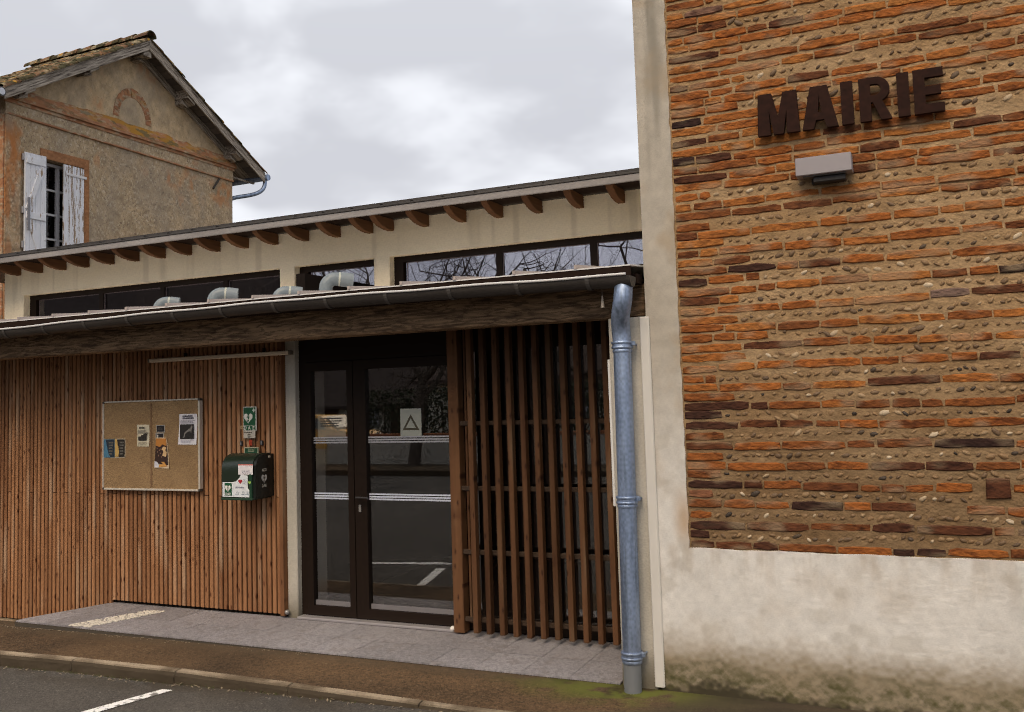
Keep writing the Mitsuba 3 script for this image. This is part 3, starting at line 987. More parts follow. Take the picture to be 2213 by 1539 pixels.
# vent pipes
vents = [(-6.705, 'smallest grey elbow vent pipe at the left end of the porch roof'), (-6.02, 'second grey elbow vent pipe from the left, with a pale tape ring'),
         (-5.285, 'grey elbow vent pipe beside the cream wall pier above the gutter'), (-4.755, 'largest grey elbow vent pipe in front of the middle clerestory window')]
VH = [2.868, 2.905, 2.86, 2.94]
for (vx, lab), vz, vr, ln in zip(vents, VH, (.043, .055, .048, .059), (.12, .14, .14, .155)):
    q = thing('vent_pipe', lab, 'vent pipe', 'grey vent pipes on the porch roof')
    d = np.array([.80, .60, -.10])
    d /= np.linalg.norm(d)
    z0 = 2.68
    R_ = .085
    zt = vz - vr
    pth = [[vx, 6.6, z0], [vx, 6.6, zt - R_]]
    for s_ in np.linspace(.2, 1, 7) * math.pi / 2:
        pth.append([vx + d[0] * R_ * (1 - math.cos(s_)), 6.6 + d[1] * R_ * (1 - math.cos(s_)), zt - R_ + R_ * math.sin(s_)])
    l = np.array(pth[-1])
    pth.append((l + d * ln * .5).tolist())
    add(q, 'elbow', tube(pth, vr, 18), paint((.155, .185, .205), .4), 50)
    e0, e1 = l + d * ln * .30, l + d * ln
    add(q, 'outlet', tube([e0, e0 + d * .006, e1], [vr * 1.04, vr * 1.10, vr * 1.06], 18), paint((.18, .21, .23), .4), 40)
    add(q, 'collar', tube([e0 - d * .02, e0 - d * .004], vr * 1.03, 18), paint((.42, .43, .37), .5), 40)
    add(q, 'flashing', trimesh.creation.cone(radius=.11, height=.10, sections=18, transform=trimesh.transformations.translation_matrix([vx, 6.6, 2.68])), 'gutter_metal', 40)

# downpipe
dp = thing('downpipe', 'blue-grey zinc downpipe with ringed collars in front of the stub wall', 'drainpipe')
px, pyy = -1.775, 5.575
top = [[-1.722, 5.515, 2.50], [-1.722, 5.500, 2.44], [-1.725, 5.490, 2.395], [-1.737, 5.500, 2.335], [-1.759, 5.532, 2.285], [-1.767, 5.556, 2.24], [-1.769, 5.568, 2.195], [-1.769, 5.57, 2.10]]
from scipy.interpolate import splprep, splev
tck, _ = splprep(np.array(top).T, s=0.00002)
pth = np.array(splev(np.linspace(0, 1, 24), tck)).T
add(dp, 'elbow', tube(pth, .0585, 22), 'zinc', 50)
LZ = [2.09, 1.14, .20, -.02]


def pipe_x(z):
    return -1.768 - (2.09 - z) * .0100


for za, zb_, rr, mm in ((2.09, 1.14, .0565, 'zinc'), (1.14, .20, .0565, 'zinc'), (.20, -.03, .054, 'zinc')):
    add(dp, 'pipe' if mm == 'zinc' else 'boot', tube([[pipe_x(za), pyy, za], [pipe_x(zb_), pyy, zb_]], rr, 26), mm if zb_ > 0 else paint((.17, .18, .19), .6, .2), 50)
for zc_ in (2.105, 1.142, .198):
    k = add(dp, 'collar', cat([ring([pipe_x(zc_), pyy, zc_ + o], 'z', .05, .0685, .016) for o in (.022, -.008)] + [ring([pipe_x(zc_), pyy, zc_ + .007], 'z', .05, .0620, .03), ring([pipe_x(zc_), pyy, zc_ - .03], 'z', .05, .0625, .02)]), 'zinc', 40)
    add(k, 'clamp_bolt', cat([box(pipe_x(zc_) + .06, pipe_x(zc_) + .085, pyy - .012, pyy + .012, zc_ + .0, zc_ + .028, .003), cyl([pipe_x(zc_) + .07, pyy, zc_ + .01], [pipe_x(zc_) + .07, BY + .01, zc_ + .01], .006, 8)]), 'zinc')
add(dp, 'seam', cyl([pipe_x(2.25), pyy - .056, 2.16], [pipe_x(2.2), pyy - .056, 2.155], .002, 6), 'gutter_metal')

# small fittings
hk = thing('cable_end', 'small white cone hanging under the dark gutter near the downpipe', 'fitting')
add(hk, 'cone', trimesh.creation.revolve(np.array([[0, -.045], [.013, -.045], [.011, -.03], [.004, .03], [0, .03]]), sections=12, transform=trimesh.transformations.translation_matrix([-1.895, 5.60, 2.405])), paint((.55, .47, .38), .6))
add(hk, 'cord', cyl([-1.895, 5.60, 2.43], [-1.895, 5.60, 2.52], .0018, 6), paint((.2, .18, .16), .7))
for lab, x0, y0, z0 in (('small white ball door stop at the foot of the timber screen', -3.52, 6.47, .012), ('small dark and white door stop at the foot of the slat cladding', -5.09, 6.44, .04)):
    q = thing('door_stop', lab, 'door stop')
    s = trimesh.creation.icosphere(subdivisions=2, radius=.021)
    s.apply_translation([x0, y0, z0 + .012])
    add(q, 'ball', s, paint((.72, .70, .68), .35) if x0 > -4 else paint((.30, .29, .28), .3, .5), True)
    add(q, 'pad', cyl([x0, y0, .001], [x0, y0, z0], .014, 12) if x0 > -4 else cyl([x0 - .02, y0 + .03, z0 + .012], [x0 - .006, y0 + .01, z0 + .012], .016, 12), paint((.03, .03, .03), .6))
sl = thing('strip_light', 'long beige strip light under the porch beam above the notice board', 'light fitting')
add(sl, 'housing', box(-6.585, -4.995, 6.375, 6.43, 2.228, 2.262, .006), paint((.62, .52, .40), .55))
add(sl, 'end_cap', box(-6.600, -6.586, 6.372, 6.432, 2.226, 2.264, .004), paint((.17, .14, .11), .55))
add(sl, 'end_cap', box(-4.994, -4.980, 6.372, 6.432, 2.226, 2.264, .004), paint((.17, .14, .11), .55))
for xx in (-6.2, -5.3):
    add(sl, 'bracket', box(xx - .012, xx + .012, 6.43, 6.452, 2.23, 2.30), 'frame_metal')

# ------------------------------------------------------------------ notice board and its papers
nb = thing('notice_board', 'square cork notice board with a white metal frame on the slat cladding', 'notice board')
NX0, NX1, NZ0, NZ1, NY = -7.188, -5.992, 1.056, 1.884, 6.400
xm = -6.578
add(nb, 'cork_panel', box(NX0 + .012, xm - .0015, NY, NY + .03, NZ0 + .012, NZ1 - .012), 'cork')
add(nb, 'cork_panel', box(xm + .0015, NX1 - .012, NY, NY + .03, NZ0 + .012, NZ1 - .012), 'cork')
add(nb, 'joint_strip', box(xm - .010, xm + .010, NY - .003, NY - .0004, NZ0 + .03, NZ1 - .03), paint((.17, .098, .05), .8))
wf = paint((.56, .53, .47), .4, .2)
add(nb, 'frame_rail', box(NX0 + .02, NX1 - .02, NY - .012, NY + .032, NZ1 - .013, NZ1, .003), wf)
add(nb, 'frame_rail', box(NX0 + .02, NX1 - .02, NY - .012, NY + .032, NZ0, NZ0 + .018, .003), wf)
add(nb, 'frame_rail', box(NX0, NX0 + .014, NY - .012, NY + .032, NZ0 + .02, NZ1 - .02, .003), wf)
add(nb, 'frame_rail', box(NX1 - .019, NX1, NY - .012, NY + .032, NZ0 + .02, NZ1 - .02, .003), wf)
for a, b in ((NX0, NZ0), (NX0, NZ1 - .02), (NX1 - .02, NZ0), (NX1 - .02, NZ1 - .02)):
    add(nb, 'frame_corner', box(a, a + .02, NY - .013, NY + .033, b, b + .02, .003), paint((.05, .045, .04), .5))
for a0, b0, a1, b1 in ((-6.715, 1.345, -6.665, 1.362), (-6.72, 1.30, -6.65, 1.315)):
    m = cyl([a0, NY - .0005, b0], [a1, NY - .0005, b1], .0016, 6)
    add(nb, 'scratch', m, paint((.07, .045, .025), .9))


def sheet_mesh(pts, y, curl=.006, n=8):
    """paper with a slight curl: four corners (bl, br, tr, tl) in XZ, bilinear grid, thin solid"""
    bl, br, tr, tl = [np.array(q, float) for q in pts]
    g = []
    for i in range(n + 1):
        for j in range(n + 1):
            a, b = i / n, j / n
            q = (bl * (1 - a) + br * a) * (1 - b) + (tl * (1 - a) + tr * a) * b
            c = curl * (abs(2 * b - 1) ** 3) * (.4 + .6 * abs(2 * a - 1)) + .001
            g.append([q[0], y - c, q[1]])
    g = np.array(g)
    f = []
    for i in range(n):
        for j in range(n):
            a = i * (n + 1) + j
            f.append([a, a + n + 1, a + n + 2, a + 1])
    return (g, np.array(f))


def poster(name, label, pts, color, y=NY - .0015, curl=.005, cat_='poster', group=None):
    k = thing(name, label, cat_, group)
    add(k, 'sheet', sheet_mesh(pts, y, curl), paint(color, .75))
    return k


def flat(poly, y=NY - .0095, d=.0008):
    return face_xz(poly, y, d)


YP = NY - .0090
# blue and yellow folded leaflets at the left
for (x0, x1, colr, tint, lab) in ((-7.174, -7.036, (.016, .028, .045), (.06, .17, .27), 'dark leaflet with a pale blue slanted panel at the left edge of the cork board'),
                                  (-7.030, -6.900, (.020, .016, .012), (.50, .33, .11), 'dark leaflet with a yellow slanted panel second from the left of the cork board')):
    k = poster('leaflet', lab, [(x0, 1.355), (x1, 1.358), (x1, 1.532), (x0, 1.531)], (.22, .27, .28) if colr[2] > .03 else (.52, .45, .34), curl=.003)
    w = x1 - x0
    add(k, 'dark_print', flat(sbox(x0 + .004, 1.363, x1 - .006, 1.527), YP + .002), paint(colr, .6))
    add(k, 'slanted_panel', flat(Polygon([(x0 + .004, 1.36), (x0 + .62 * w, 1.36), (x0 + .45 * w, 1.40), (x0 + .18 * w, 1.528), (x0 + .004, 1.528)] if tint[2] > .2 else
                                         [(x0 + .004, 1.365), (x0 + .35 * w, 1.365), (x0 + .43 * w, 1.41), (x0 + .20 * w, 1.528), (x0 + .004, 1.528)]), YP + .0010), paint(tint, .6))
    add(k, 'print', lines_of_print(x0 + .5 * w, x1 - .012, 1.51, 1.38, 5, YP + .0010, .5, 3), paint((.14, .135, .12), .6))
# white and black poster
k = poster('poster', 'cream poster with a black picture left of the board joint', [(-6.751, 1.459), (-6.603, 1.457), (-6.598, 1.657), (-6.752, 1.659)], (.56, .52, .40), curl=.004)
add(k, 'heading', lines_of_print(-6.72, -6.63, 1.640, 1.620, 1, YP, .8, 21), paint((.09, .085, .07), .7))
add(k, 'print', lines_of_print(-6.735, -6.612, 1.61, 1.575, 2, YP, .75, 5), paint((.27, .25, .20), .7))
pic = Polygon([(-6.732, 1.512), (-6.632, 1.512), (-6.628, 1.558), (-6.618, 1.580), (-6.635, 1.588), (-6.652, 1.575), (-6.662, 1.583), (-6.672, 1.562), (-6.690, 1.566), (-6.70, 1.553), (-6.732, 1.548)])
add(k, 'picture', flat(pic, YP), paint((.025, .022, .018), .6))
add(k, 'small_print', lines_of_print(-6.735, -6.612, 1.50, 1.468, 3, YP, .45, 6), paint((.30, .27, .20), .7))
# small dark cards
for (x0, x1, z0, z1, lab) in ((-6.514, -6.412, 1.584, 1.652, 'small black card with a white border above the orange poster'), (-6.523, -6.424, 1.528, 1.578, 'small black card with a pale mark tucked under the orange poster')):
    k = poster('card', lab, [(x0, z0), (x1, z0), (x1, z1), (x0, z1)], (.36, .35, .34), curl=.001, cat_='card')
    add(k, 'dark_print', flat(sbox(x0 + .008, z0 + .006, x1 - .008, z1 - .006), NY - .0042), paint((.014, .012, .014), .5))
    if z0 < 1.55:
        add(k, 'mark', flat(sbox(x0 + .016, z0 + .008, x0 + .034, z1 - .014), NY - .0052), paint((.42, .40, .36), .6))
    else:
        add(k, 'print', lines_of_print(x0 + .02, x1 - .025, 1.632, 1.605, 2, NY - .0046, .4, 8), paint((.10, .09, .09), .6))
# orange poster, top narrower
k = poster('poster', 'torn orange and brown poster hanging under the two black cards', [(-6.533, 1.262), (-6.356, 1.258), (-6.385, 1.536), (-6.513, 1.538)], (.70, .55, .38), curl=.009)
YO = NY - .0130


def op_(x, z):  # unit square of the orange poster
    b = z
    return ((-6.533 * (1 - x) + -6.356 * x) * (1 - b) + (-6.513 * (1 - x) + -6.385 * x) * b, 1.262 + .274 * z)


def opoly(pts):
    return Polygon([op_(a, b) for a, b in pts])


add(k, 'orange_top', flat(opoly([(.03, .70), (.97, .70), (.96, .98), (.04, .98)]), YO), paint((.46, .19, .04), .6))
add(k, 'dark_middle', flat(opoly([(.04, .16), (.96, .10), (.97, .72), (.60, .78), (.42, .70), (.04, .74)]), YO - .0009), paint((.035, .016, .012), .6))
add(k, 'blossom', flat(unary_union([opoly([(.62, .42), (.85, .38), (.93, .52), (.80, .58), (.93, .66), (.72, .70), (.60, .62), (.74, .54)])]).buffer(.004), YO - .0018), paint((.62, .42, .22), .6))
add(k, 'banner', flat(opoly([(.50, .20), (.93, .20), (.93, .28), (.72, .29), (.74, .17), (.90, .06), (.30, .03), (.40, .11), (.64, .13)]).buffer(.0005), YO - .0018), paint((.60, .30, .08), .6))
add(k, 'pale_corner', flat(opoly([(.02, .02), (.34, .02), (.33, .12), (.20, .20), (.02, .23)]), YO - .0018), paint((.60, .60, .66), .6))
add(k, 'specks', flat(unary_union([opoly([(a, b), (a + .05, b + .01), (a + .06, b + .06), (a + .01, b + .05)]) for a, b in ((.20, .50), (.33, .56), (.28, .38), (.42, .46), (.50, .34), (.15, .62), (.48, .60))]), YO - .0018), paint((.30, .16, .10), .6))
# right poster
k = poster('poster', 'white poster with a black photograph at the right edge of the board', [(-6.250, 1.474), (-6.034, 1.470), (-6.022, 1.745), (-6.232, 1.748)], (.68, .68, .74), curl=.007)
YR = NY - .0105
add(k, 'heading', lines_of_print(-6.19, -6.06, 1.736, 1.700, 2, YR, .7, 22), paint((.07, .065, .09), .6))
add(k, 'print', lines_of_print(-6.215, -6.04, 1.692, 1.662, 3, YR, .5, 11), paint((.33, .32, .38), .6))
add(k, 'photograph', flat(sbox(-6.222, 1.522, -6.06, 1.654), YR), paint((.022, .02, .02), .5))
anim = Polygon([(-6.19, 1.532), (-6.178, 1.545), (-6.172, 1.575), (-6.14, 1.60), (-6.10, 1.622), (-6.082, 1.645), (-6.072, 1.63), (-6.085, 1.60), (-6.09, 1.57), (-6.10, 1.59), (-6.13, 1.585), (-6.16, 1.565), (-6.168, 1.535)])
add(k, 'picture', flat(anim.buffer(-.001), YR - .0009), paint((.20, .19, .18), .6))
add(k, 'small_print', lines_of_print(-6.21, -6.05, 1.512, 1.484, 3, YR, .45, 12), paint((.40, .40, .46), .6))

# ------------------------------------------------------------------ defibrillator sign and cabinet
green, white = paint((.008, .075, .032), .5), paint((.62, .63, .60), .55)
sg = thing('defibrillator_sign', 'green sign with white heart and the letters DAE on the slat cladding', 'sign')
SY = 6.41
add(sg, 'panel', box(-5.516, -5.372, SY, SY + .012, 1.585, 1.794, .002), white)
add(sg, 'green_field', box(-5.510, -5.378, SY - .0012, SY - .0002, 1.590, 1.788), green)
add(sg, 'divider', box(-5.511, -5.377, SY - .0024, SY - .0014, 1.631, 1.6335), white)
add(sg, 'heart', flat(heart(-5.457, 1.698, .098).difference(bolt(-5.457, 1.698, .085)), SY - .0026, .0012), white)
add(sg, 'cross', flat(unary_union([sbox(-5.412, 1.757, -5.382, 1.767), sbox(-5.402, 1.746, -5.392, 1.778)]), SY - .0026, .0012), white)
add(sg, 'lettering', cat([text(c_, .029, cx_, SY - .0013, 1.5955, bold=True) for c_, cx_ in (('D', -5.490), ('A', -5.446), ('E', -5.400))]), white)
pl = thing('notice_plate', 'small grey printed plate directly under the green heart sign', 'sign')
add(pl, 'panel', box(-5.514, -5.386, SY, SY + .008, 1.520, 1.583, .002), paint((.42, .40, .36), .5))
add(pl, 'print', cat([lines_of_print(-5.502, -5.396, 1.577, 1.562, 1, SY - .0002, .7, 23), lines_of_print(-5.468, -5.430, 1.558, 1.543, 1, SY - .0002, .7, 24), lines_of_print(-5.466, -5.434, 1.539, 1.524, 1, SY - .0002, .7, 25)]), paint((.05, .045, .04), .6))
rb = thing('tag', 'small red tag hanging between the grey plate and the cabinet', 'tag')
add(rb, 'tag', box(-5.465, -5.430, SY + .01, SY + .018, 1.455, 1.505, .006), paint((.30, .035, .012), .5))
add(rb, 'clip', cyl([-5.448, SY + .02, 1.50], [-5.448, SY + .02, 1.518], .004, 8), paint((.2, .05, .03), .5))
for lab, x0, z0 in (('left one of two small dark cladding clips above the green cabinet', -5.560, 1.475), ('right one of two small dark cladding clips above the green cabinet', -5.335, 1.478)):
    q = thing('cladding_clip', lab, 'clip')
    add(q, 'body', box(x0 - .012, x0 + .010, 6.425, 6.448, z0 - .022, z0 + .022, .004), paint((.05, .055, .06), .4, .3))
    add(q, 'cap', box(x0 + .002, x0 + .011, 6.418, 6.4245, z0 - .016, z0 + .018, .003), paint((.25, .26, .27), .4, .3))
q = thing('sticker', 'small pale sticker on a slat left of the green heart sign', 'sticker')
add(q, 'square', box(-5.578, -5.552, 6.444, 6.4475, 1.600, 1.628), paint((.45, .34, .20), .7))
add(q, 'print', box(-5.572, -5.559, 6.4425, 6.4435, 1.607, 1.621), paint((.25, .16, .08), .7))

cb = thing('defibrillator_cabinet', 'dark green rounded defibrillator cabinet with white label below the heart sign', 'cabinet')


def cx_(a):
    return -5.584 + (a - 175) * .000741


def cz_(b):
    return 1.013 + (1410 - b) * .000611


CF = 6.195
arc = [(6.40, 1.392), (6.34, 1.397), (6.29, 1.390), (6.245, 1.368), (6.215, 1.335), (6.20, 1.29), (CF, 1.24), (CF, 1.022), (CF + .012, 1.012), (6.44, 1.012), (6.44, 1.392)]
m = face_yz(Polygon(arc), -5.245, .325)
add(cb, 'lid', m, paint((.014, .024, .016), .28, 0, .5), 35)
arc2 = [(6.40, 1.386), (6.34, 1.391), (6.29, 1.384), (6.25, 1.362), (6.222, 1.33), (6.208, 1.29), (CF + .012, 1.24), (CF + .012, 1.026), (6.44, 1.026), (6.44, 1.386)]
add(cb, 'side_panel', face_yz(Polygon(arc2), -5.214, .0305), paint((.008, .010, .009), .4), 35)
add(cb, 'front_edge', box(-5.275, -5.2445, CF - .006, CF + .03, 1.013, 1.235, .008), paint((.01, .045, .022), .4))
add(cb, 'foot_rail', box(-5.575, -5.24, CF - .008, CF + .02, 1.012, 1.030, .004), paint((.02, .05, .03), .4))
lab = Polygon([(cx_(a), cz_(b)) for a, b in ((210, 1368), (612, 1368), (612, 1285), (580, 1250), (575, 1190), (578, 1075), (480, 1060), (455, 1105), (420, 1145), (380, 1162), (330, 1165), (212, 1165))])
add(cb, 'label', flat(lab, CF - .0020, .0014), paint((.62, .66, .70), .5))
add(cb, 'upper_label', box(cx_(440), cx_(652), CF - .0022, CF - .0002, 1.226, cz_(930), .0), paint((.66, .64, .68), .5))
add(cb, 'upper_label_edge', box(cx_(440), cx_(655), CF - .0030, CF - .0023, cz_(935), cz_(918)), paint((.50, .16, .14), .5))
add(cb, 'green_mark', box(cx_(245), cx_(347), CF - .0040, CF - .0022, cz_(1352), cz_(1178)), green)
add(cb, 'heart', flat(heart(cx_(292), cz_(1248), .062).difference(bolt(cx_(292), cz_(1248), .05)), CF - .0055, .0012), white)
add(cb, 'lettering', text('DAE', .020, cx_(296), CF - .0042, cz_(1345), bold=True), white)
add(cb, 'red_heart', flat(heart(cx_(470), cz_(1155), .042), CF - .0040, .0014), paint((.36, .02, .03), .5))
add(cb, 'print', cat([lines_of_print(cx_(505), cx_(560), cz_(1120), cz_(1200), 3, CF - .0026, .3, 4), lines_of_print(cx_(400), cx_(560), cz_(1225), cz_(1250), 1, CF - .0026, .8, 5), lines_of_print(cx_(495), cx_(630), cz_(1000), cz_(1050), 2, CF - .0026, .35, 6)]), paint((.20, .21, .28), .6))
for j, a0 in enumerate((395, 480, 540)):
    fig = unary_union([sbox(cx_(a0 + 22), cz_(1320), cx_(a0 + 34), cz_(1290)), sbox(cx_(a0 + 2), cz_(1335), cx_(a0 + 50), cz_(1325)), Polygon([(cx_(a0 + 40), cz_(1340)), (cx_(a0 + 55), cz_(1300)), (cx_(a0 + 60), cz_(1300)), (cx_(a0 + 48), cz_(1340))])])
    add(cb, 'pictogram', flat(fig, CF - .0032, .0010), paint((.22, .27, .32), .6))
add(cb, 'green_heart', flat(heart(-5.262, cz_(1168), .030), CF - .0075, .0012), paint((.26, .45, .10), .5))
side = heart(6.315, 1.185, .085)
side = affinity.scale(side, .85, 1.0).difference(bolt(6.315, 1.185, .075))
add(cb, 'side_heart', face_yz(side, -5.2125, .0012), paint((.45, .45, .44), .5))
for zc_, s_ in ((1.245, 'AED'), (1.113, 'DAE')):
    mt = meshkit.text_mesh(s_, .022, .0012, True)
    vv = mt.vertices
    ox = (vv[:, 0].min() + vv[:, 0].max()) / 2
    mt.vertices = np.stack([-5.2135 + vv[:, 2], 6.315 + (vv[:, 0] - ox), zc_ + vv[:, 1]], 1)
    add(cb, 'side_lettering', mt, paint((.42, .42, .38), .5))
add(cb, 'side_plug', box(-5.2135, -5.209, 6.37, 6.395, 1.355, 1.372), paint((.45, .42, .36), .5))
add(cb, 'top_flap', box(-5.498, -5.350, 6.405, 6.418, 1.385, 1.440, .002), paint((.015, .06, .03), .4))
add(cb, 'flap_border', flat(sbox(-5.502, 1.385, -5.346, 1.443).difference(sbox(-5.494, 1.385, -5.354, 1.435)), 6.4025, .002), paint((.40, .38, .28), .5))
add(cb, 'flap_print', lines_of_print(-5.46, -5.38, 1.425, 1.400, 2, 6.4045, .5, 26), paint((.30, .32, .22), .5))

# notices on the glass doors
q = thing('door_notice', 'pale printed sheet on the narrow left leaf of the glass door', 'notice')
add(q, 'sheet', box(-4.822, -4.535, 6.546, 6.5475, 1.515, 1.700), paint((.20, .20, .18), .7))
add(q, 'print', lines_of_print(-4.79, -4.57, 1.682, 1.60, 4, 6.5385, .5, 3), paint((.07, .07, .065), .7))
q = thing('door_notice', 'pale sheet with a dark triangle on the wide right leaf of the glass door', 'notice')
add(q, 'sheet', box(-3.995, -3.797, 6.5402, 6.5422, 1.515, 1.738), paint((.28, .30, .275), .7))
tri = Polygon([(-3.975, 1.563), (-3.817, 1.563), (-3.896, 1.690)])
add(q, 'triangle', flat(tri.difference(affinity.translate(affinity.scale(tri, .62, .62), 0, -.007)), 6.5385, .0012), paint((.05, .045, .03), .6))

# ------------------------------------------------------------------ the old house
oh = thing('old_house', 'old ochre roughcast house with tiled gable roof and white shutters behind at left', 'house')
HX, HY0, HY1, APEX = -14.57, 10.845, 16.64, 13.75
winY = (11.633, 12.495)
sl_l = (9.29 - 7.38) / (APEX - 10.58)
sl_r = (9.29 - 7.25) / (17.28 - APEX)
zl, zr, za = 9.14 - (APEX - HY0) * sl_l, 9.14 - (HY1 - APEX) * sl_r, 9.14
gab = Polygon([(HY0, -.4), (HY1, -.4), (HY1, zr), (APEX, za), (HY0, zl)]).difference(sbox(winY[0], 4.45, winY[1], 6.42))
ow = add(oh, 'gable_wall', face_yz(gab, HX, .35), 'roughcast')
add(oh, 'front_wall', box(-24, HX - .351, HY0, HY0 + .35, -.4, zl - .02), 'roughcast')
add(oh, 'rear_wall', box(-24, HX - .351, HY1 - .35, HY1, -.4, zr - .02), 'roughcast')
add(oh, 'far_wall', face_yz(Polygon([(HY0 + .36, -.4), (HY1 - .36, -.4), (HY1 - .36, zr), (APEX, za - .1), (HY0 + .36, zl)]), -23.7, .3), 'roughcast')
add(oh, 'room_floor', box(-23.6, HX - .36, HY0 + .36, HY1 - .36, 3.4, 3.6), 'dark_inside')
add(oh, 'room_partition', box(-17.2, -17.0, HY0 + .36, HY1 - .36, 3.6, 7.0), 'dark_inside')
# cornice bands on the gable
co = add(oh, 'cornice', face_yz(Polygon([(HY0 - .07, 7.335), (HY1 + .07, 7.30), (HY1 + .07, 7.345), (HY0 - .07, 7.40)]), HX + .075, .074), 'terracotta', uv=(.25, 0))
add(oh, 'cornice', face_yz(Polygon([(HY0 - .03, 7.27), (HY1 + .03, 7.235), (HY1 + .03, 7.298), (HY0 - .03, 7.333)]), HX + .040, .039), 'terracotta', uv=(.1, 0))
# sloping weathered shelf above the cornice
shv = np.array([[HX + .076, HY0 - .07, 7.402], [HX + .076, HY1 + .07, 7.347], [HX + .002, HY1 + .02, 7.52], [HX + .002, HY0 - .02, 7.56]])
nrow = 60
vv, ff = [], []
for i in range(nrow + 1):
    a = i / nrow
    lo_, hi_ = shv[0] * (1 - a) + shv[1] * a, shv[3] * (1 - a) + shv[2] * a
    bump_ = meshkit.fbm(np.array([a * 28, 1.0, 2.0]), 3)
    hi_ = hi_ + [0, 0, .10 * (bump_ - .5) + .05 * math.exp(-((a - .55) / .3) ** 2)]
    mid = (lo_ + hi_) / 2 + [.02 * meshkit.noise(np.array([a * 45, 3, 3])), 0, 0]
    vv += [lo_, mid, hi_]
for i in range(nrow):
    for j in range(2):
        q = i * 3 + j
        ff.append([q, q + 3, q + 4, q + 1])
shu = np.array([[.35 + .65 * math.exp(-(((i // 3) / nrow - .55) / .27) ** 2), 0] for i in range(len(vv))])
add(oh, 'cornice_shelf', (np.array(vv), np.array(ff)), 'terracotta', uv=shu)
add(oh, 'frieze_band', face_yz(Polygon([(HY0 - .006, 7.09), (HY1 + .006, 7.015), (HY1 + .006, 7.234), (HY0 - .006, 7.269)]), HX + .022, .021), 'roughcast')
add(oh, 'string_course', face_yz(Polygon([(HY0 - .02, 7.055), (HY1 + .02, 6.98), (HY1 + .02, 7.012), (HY0 - .02, 7.087)]), HX + .038, .037), 'terracotta', uv=(.0, 0))
add(oh, 'corner_pilaster', box(HX + .001, HX + .022, HY0 - .004, HY0 + .30, -.3, 7.05), 'roughcast')
add(oh, 'corner_pilaster', box(HX - 1.0, HX - .001, HY0 - .03, HY0 - .001, -.3, 7.05), 'terracotta', uv=(.1, 0))
# blind round arch of bricks
ac = np.array([13.69, 7.66])
nb_ = 15
for i in range(nb_):
    a0, a1 = math.pi * (i + .06) / nb_, math.pi * (i + .94) / nb_
    q = [(ac[0] - r_ * math.cos(a) * .82, ac[1] + r_ * 1.12 * math.sin(a)) for r_, a in ((.43, a0), (.43, a1), (.60, a1), (.60, a0))]
    add(oh, 'arch_brick', face_yz(Polygon(q).buffer(-.004).buffer(.004), HX + .006 + rng.uniform(0, .008), .03), 'terracotta', uv=(rng.uniform(.2, .5), 0))
# window surround, frame, shutters
add(oh, 'window_surround', face_yz(unary_union([sbox(11.55, 6.42, 12.62, 6.60), sbox(12.497, 4.4, 12.62, 6.42), sbox(11.55, 4.4, 11.631, 6.42)]), HX + .014, .03), mat('ochre_paint', principled(proc(lambda p, n, uv: mix((.22, .095, .045), (.36, .18, .085), fbm(p.x, p.y * 9, p.z * 5, 4)) * (.7 + .5 * noise(p.x * 30, p.y * 30, p.z * 30))), .9, spec=.15)))
wn = add(oh, 'window', face_yz(sbox(11.66, 4.5, 12.47, 6.40).difference(unary_union([sbox(11.71, 4.55, 12.035, 6.35), sbox(12.10, 4.55, 12.42, 6.35)])), HX - .16, .05), paint((.44, .43, .45), .6))
for z_ in (4.98, 5.44, 5.90):
    add(wn, 'glazing_bar', box(HX - .205, HX - .165, 11.71, 12.035, z_ - .018, z_ + .018), paint((.48, .47, .48), .6))
    add(wn, 'glazing_bar', box(HX - .205, HX - .165, 12.10, 12.42, z_ - .018, z_ + .018), paint((.48, .47, .48), .6))
for ya, yb in ((11.71, 12.035), (12.10, 12.42)):
    add(wn, 'pane', (np.array([[HX - .19, ya, 4.55], [HX - .19, yb, 4.55], [HX - .19, yb, 6.35], [HX - .19, ya, 6.35]]), np.array([[0, 1, 2, 3]])), 'poster_glass')


def shutter(y0, y1, z0, z1, xf, wear, brace, n):
    s = add(oh, 'shutter', box(xf - .034, xf - .026, y0 + .004, y1 - .004, z0, z1), 'shutter_paint', uv=(wear, .5), label='flaking white shutter closed over the right half' if wear > .5 else 'white painted shutter folded back on the wall')
    w = (y1 - y0) / n
    for i in range(n):
        add(s, 'plank', box(xf - .025, xf, y0 + i * w + .002, y0 + (i + 1) * w - .002, z0, z1 + rng.uniform(-.006, .002), .004), 'shutter_paint', uv=(wear, rng.uniform()))
    for zc_ in brace:
        add(s, 'batten', box(xf + .001, xf + .024, y0 + .02, y1 - .02, zc_ - .06, zc_ + .06, .005), 'shutter_paint', uv=(wear * .6, rng.uniform()))
    return s


s1 = shutter(11.190, 11.628, 4.5, 6.44, HX + .075, .0, (6.30, 5.30), 4)
for (y0, z0, y1, z1) in ((11.24, 5.40, 11.54, 6.22), (11.28, 5.22, 11.52, 4.55)):
    d = np.array([y1 - y0, z1 - z0]) / math.hypot(y1 - y0, z1 - z0)
    nrm = np.array([-d[1], d[0]]) * .045
    add(s1, 'brace', face_yz(Polygon([(y0 + nrm[0], z0 + nrm[1]), (y0 - nrm[0], z0 - nrm[1]), (y1 - nrm[0], z1 - nrm[1]), (y1 + nrm[0], z1 + nrm[1])]), HX + .098, .022), 'shutter_paint', uv=(.25, .7))
add(s1, 'latch_bar', box(HX + .10, HX + .116, 11.222, 11.272, 5.02, 5.62, .004), paint((.17, .17, .19), .6))
for z_ in (6.38, 5.42, 4.8):
    add(s1, 'hinge', box(HX + .02, HX + .06, 11.166, 11.189, z_ - .09, z_ + .03), paint((.30, .30, .32), .6))
s2 = shutter(12.035, 12.492, 4.5, 6.40, HX + .03, .62, (), 4)
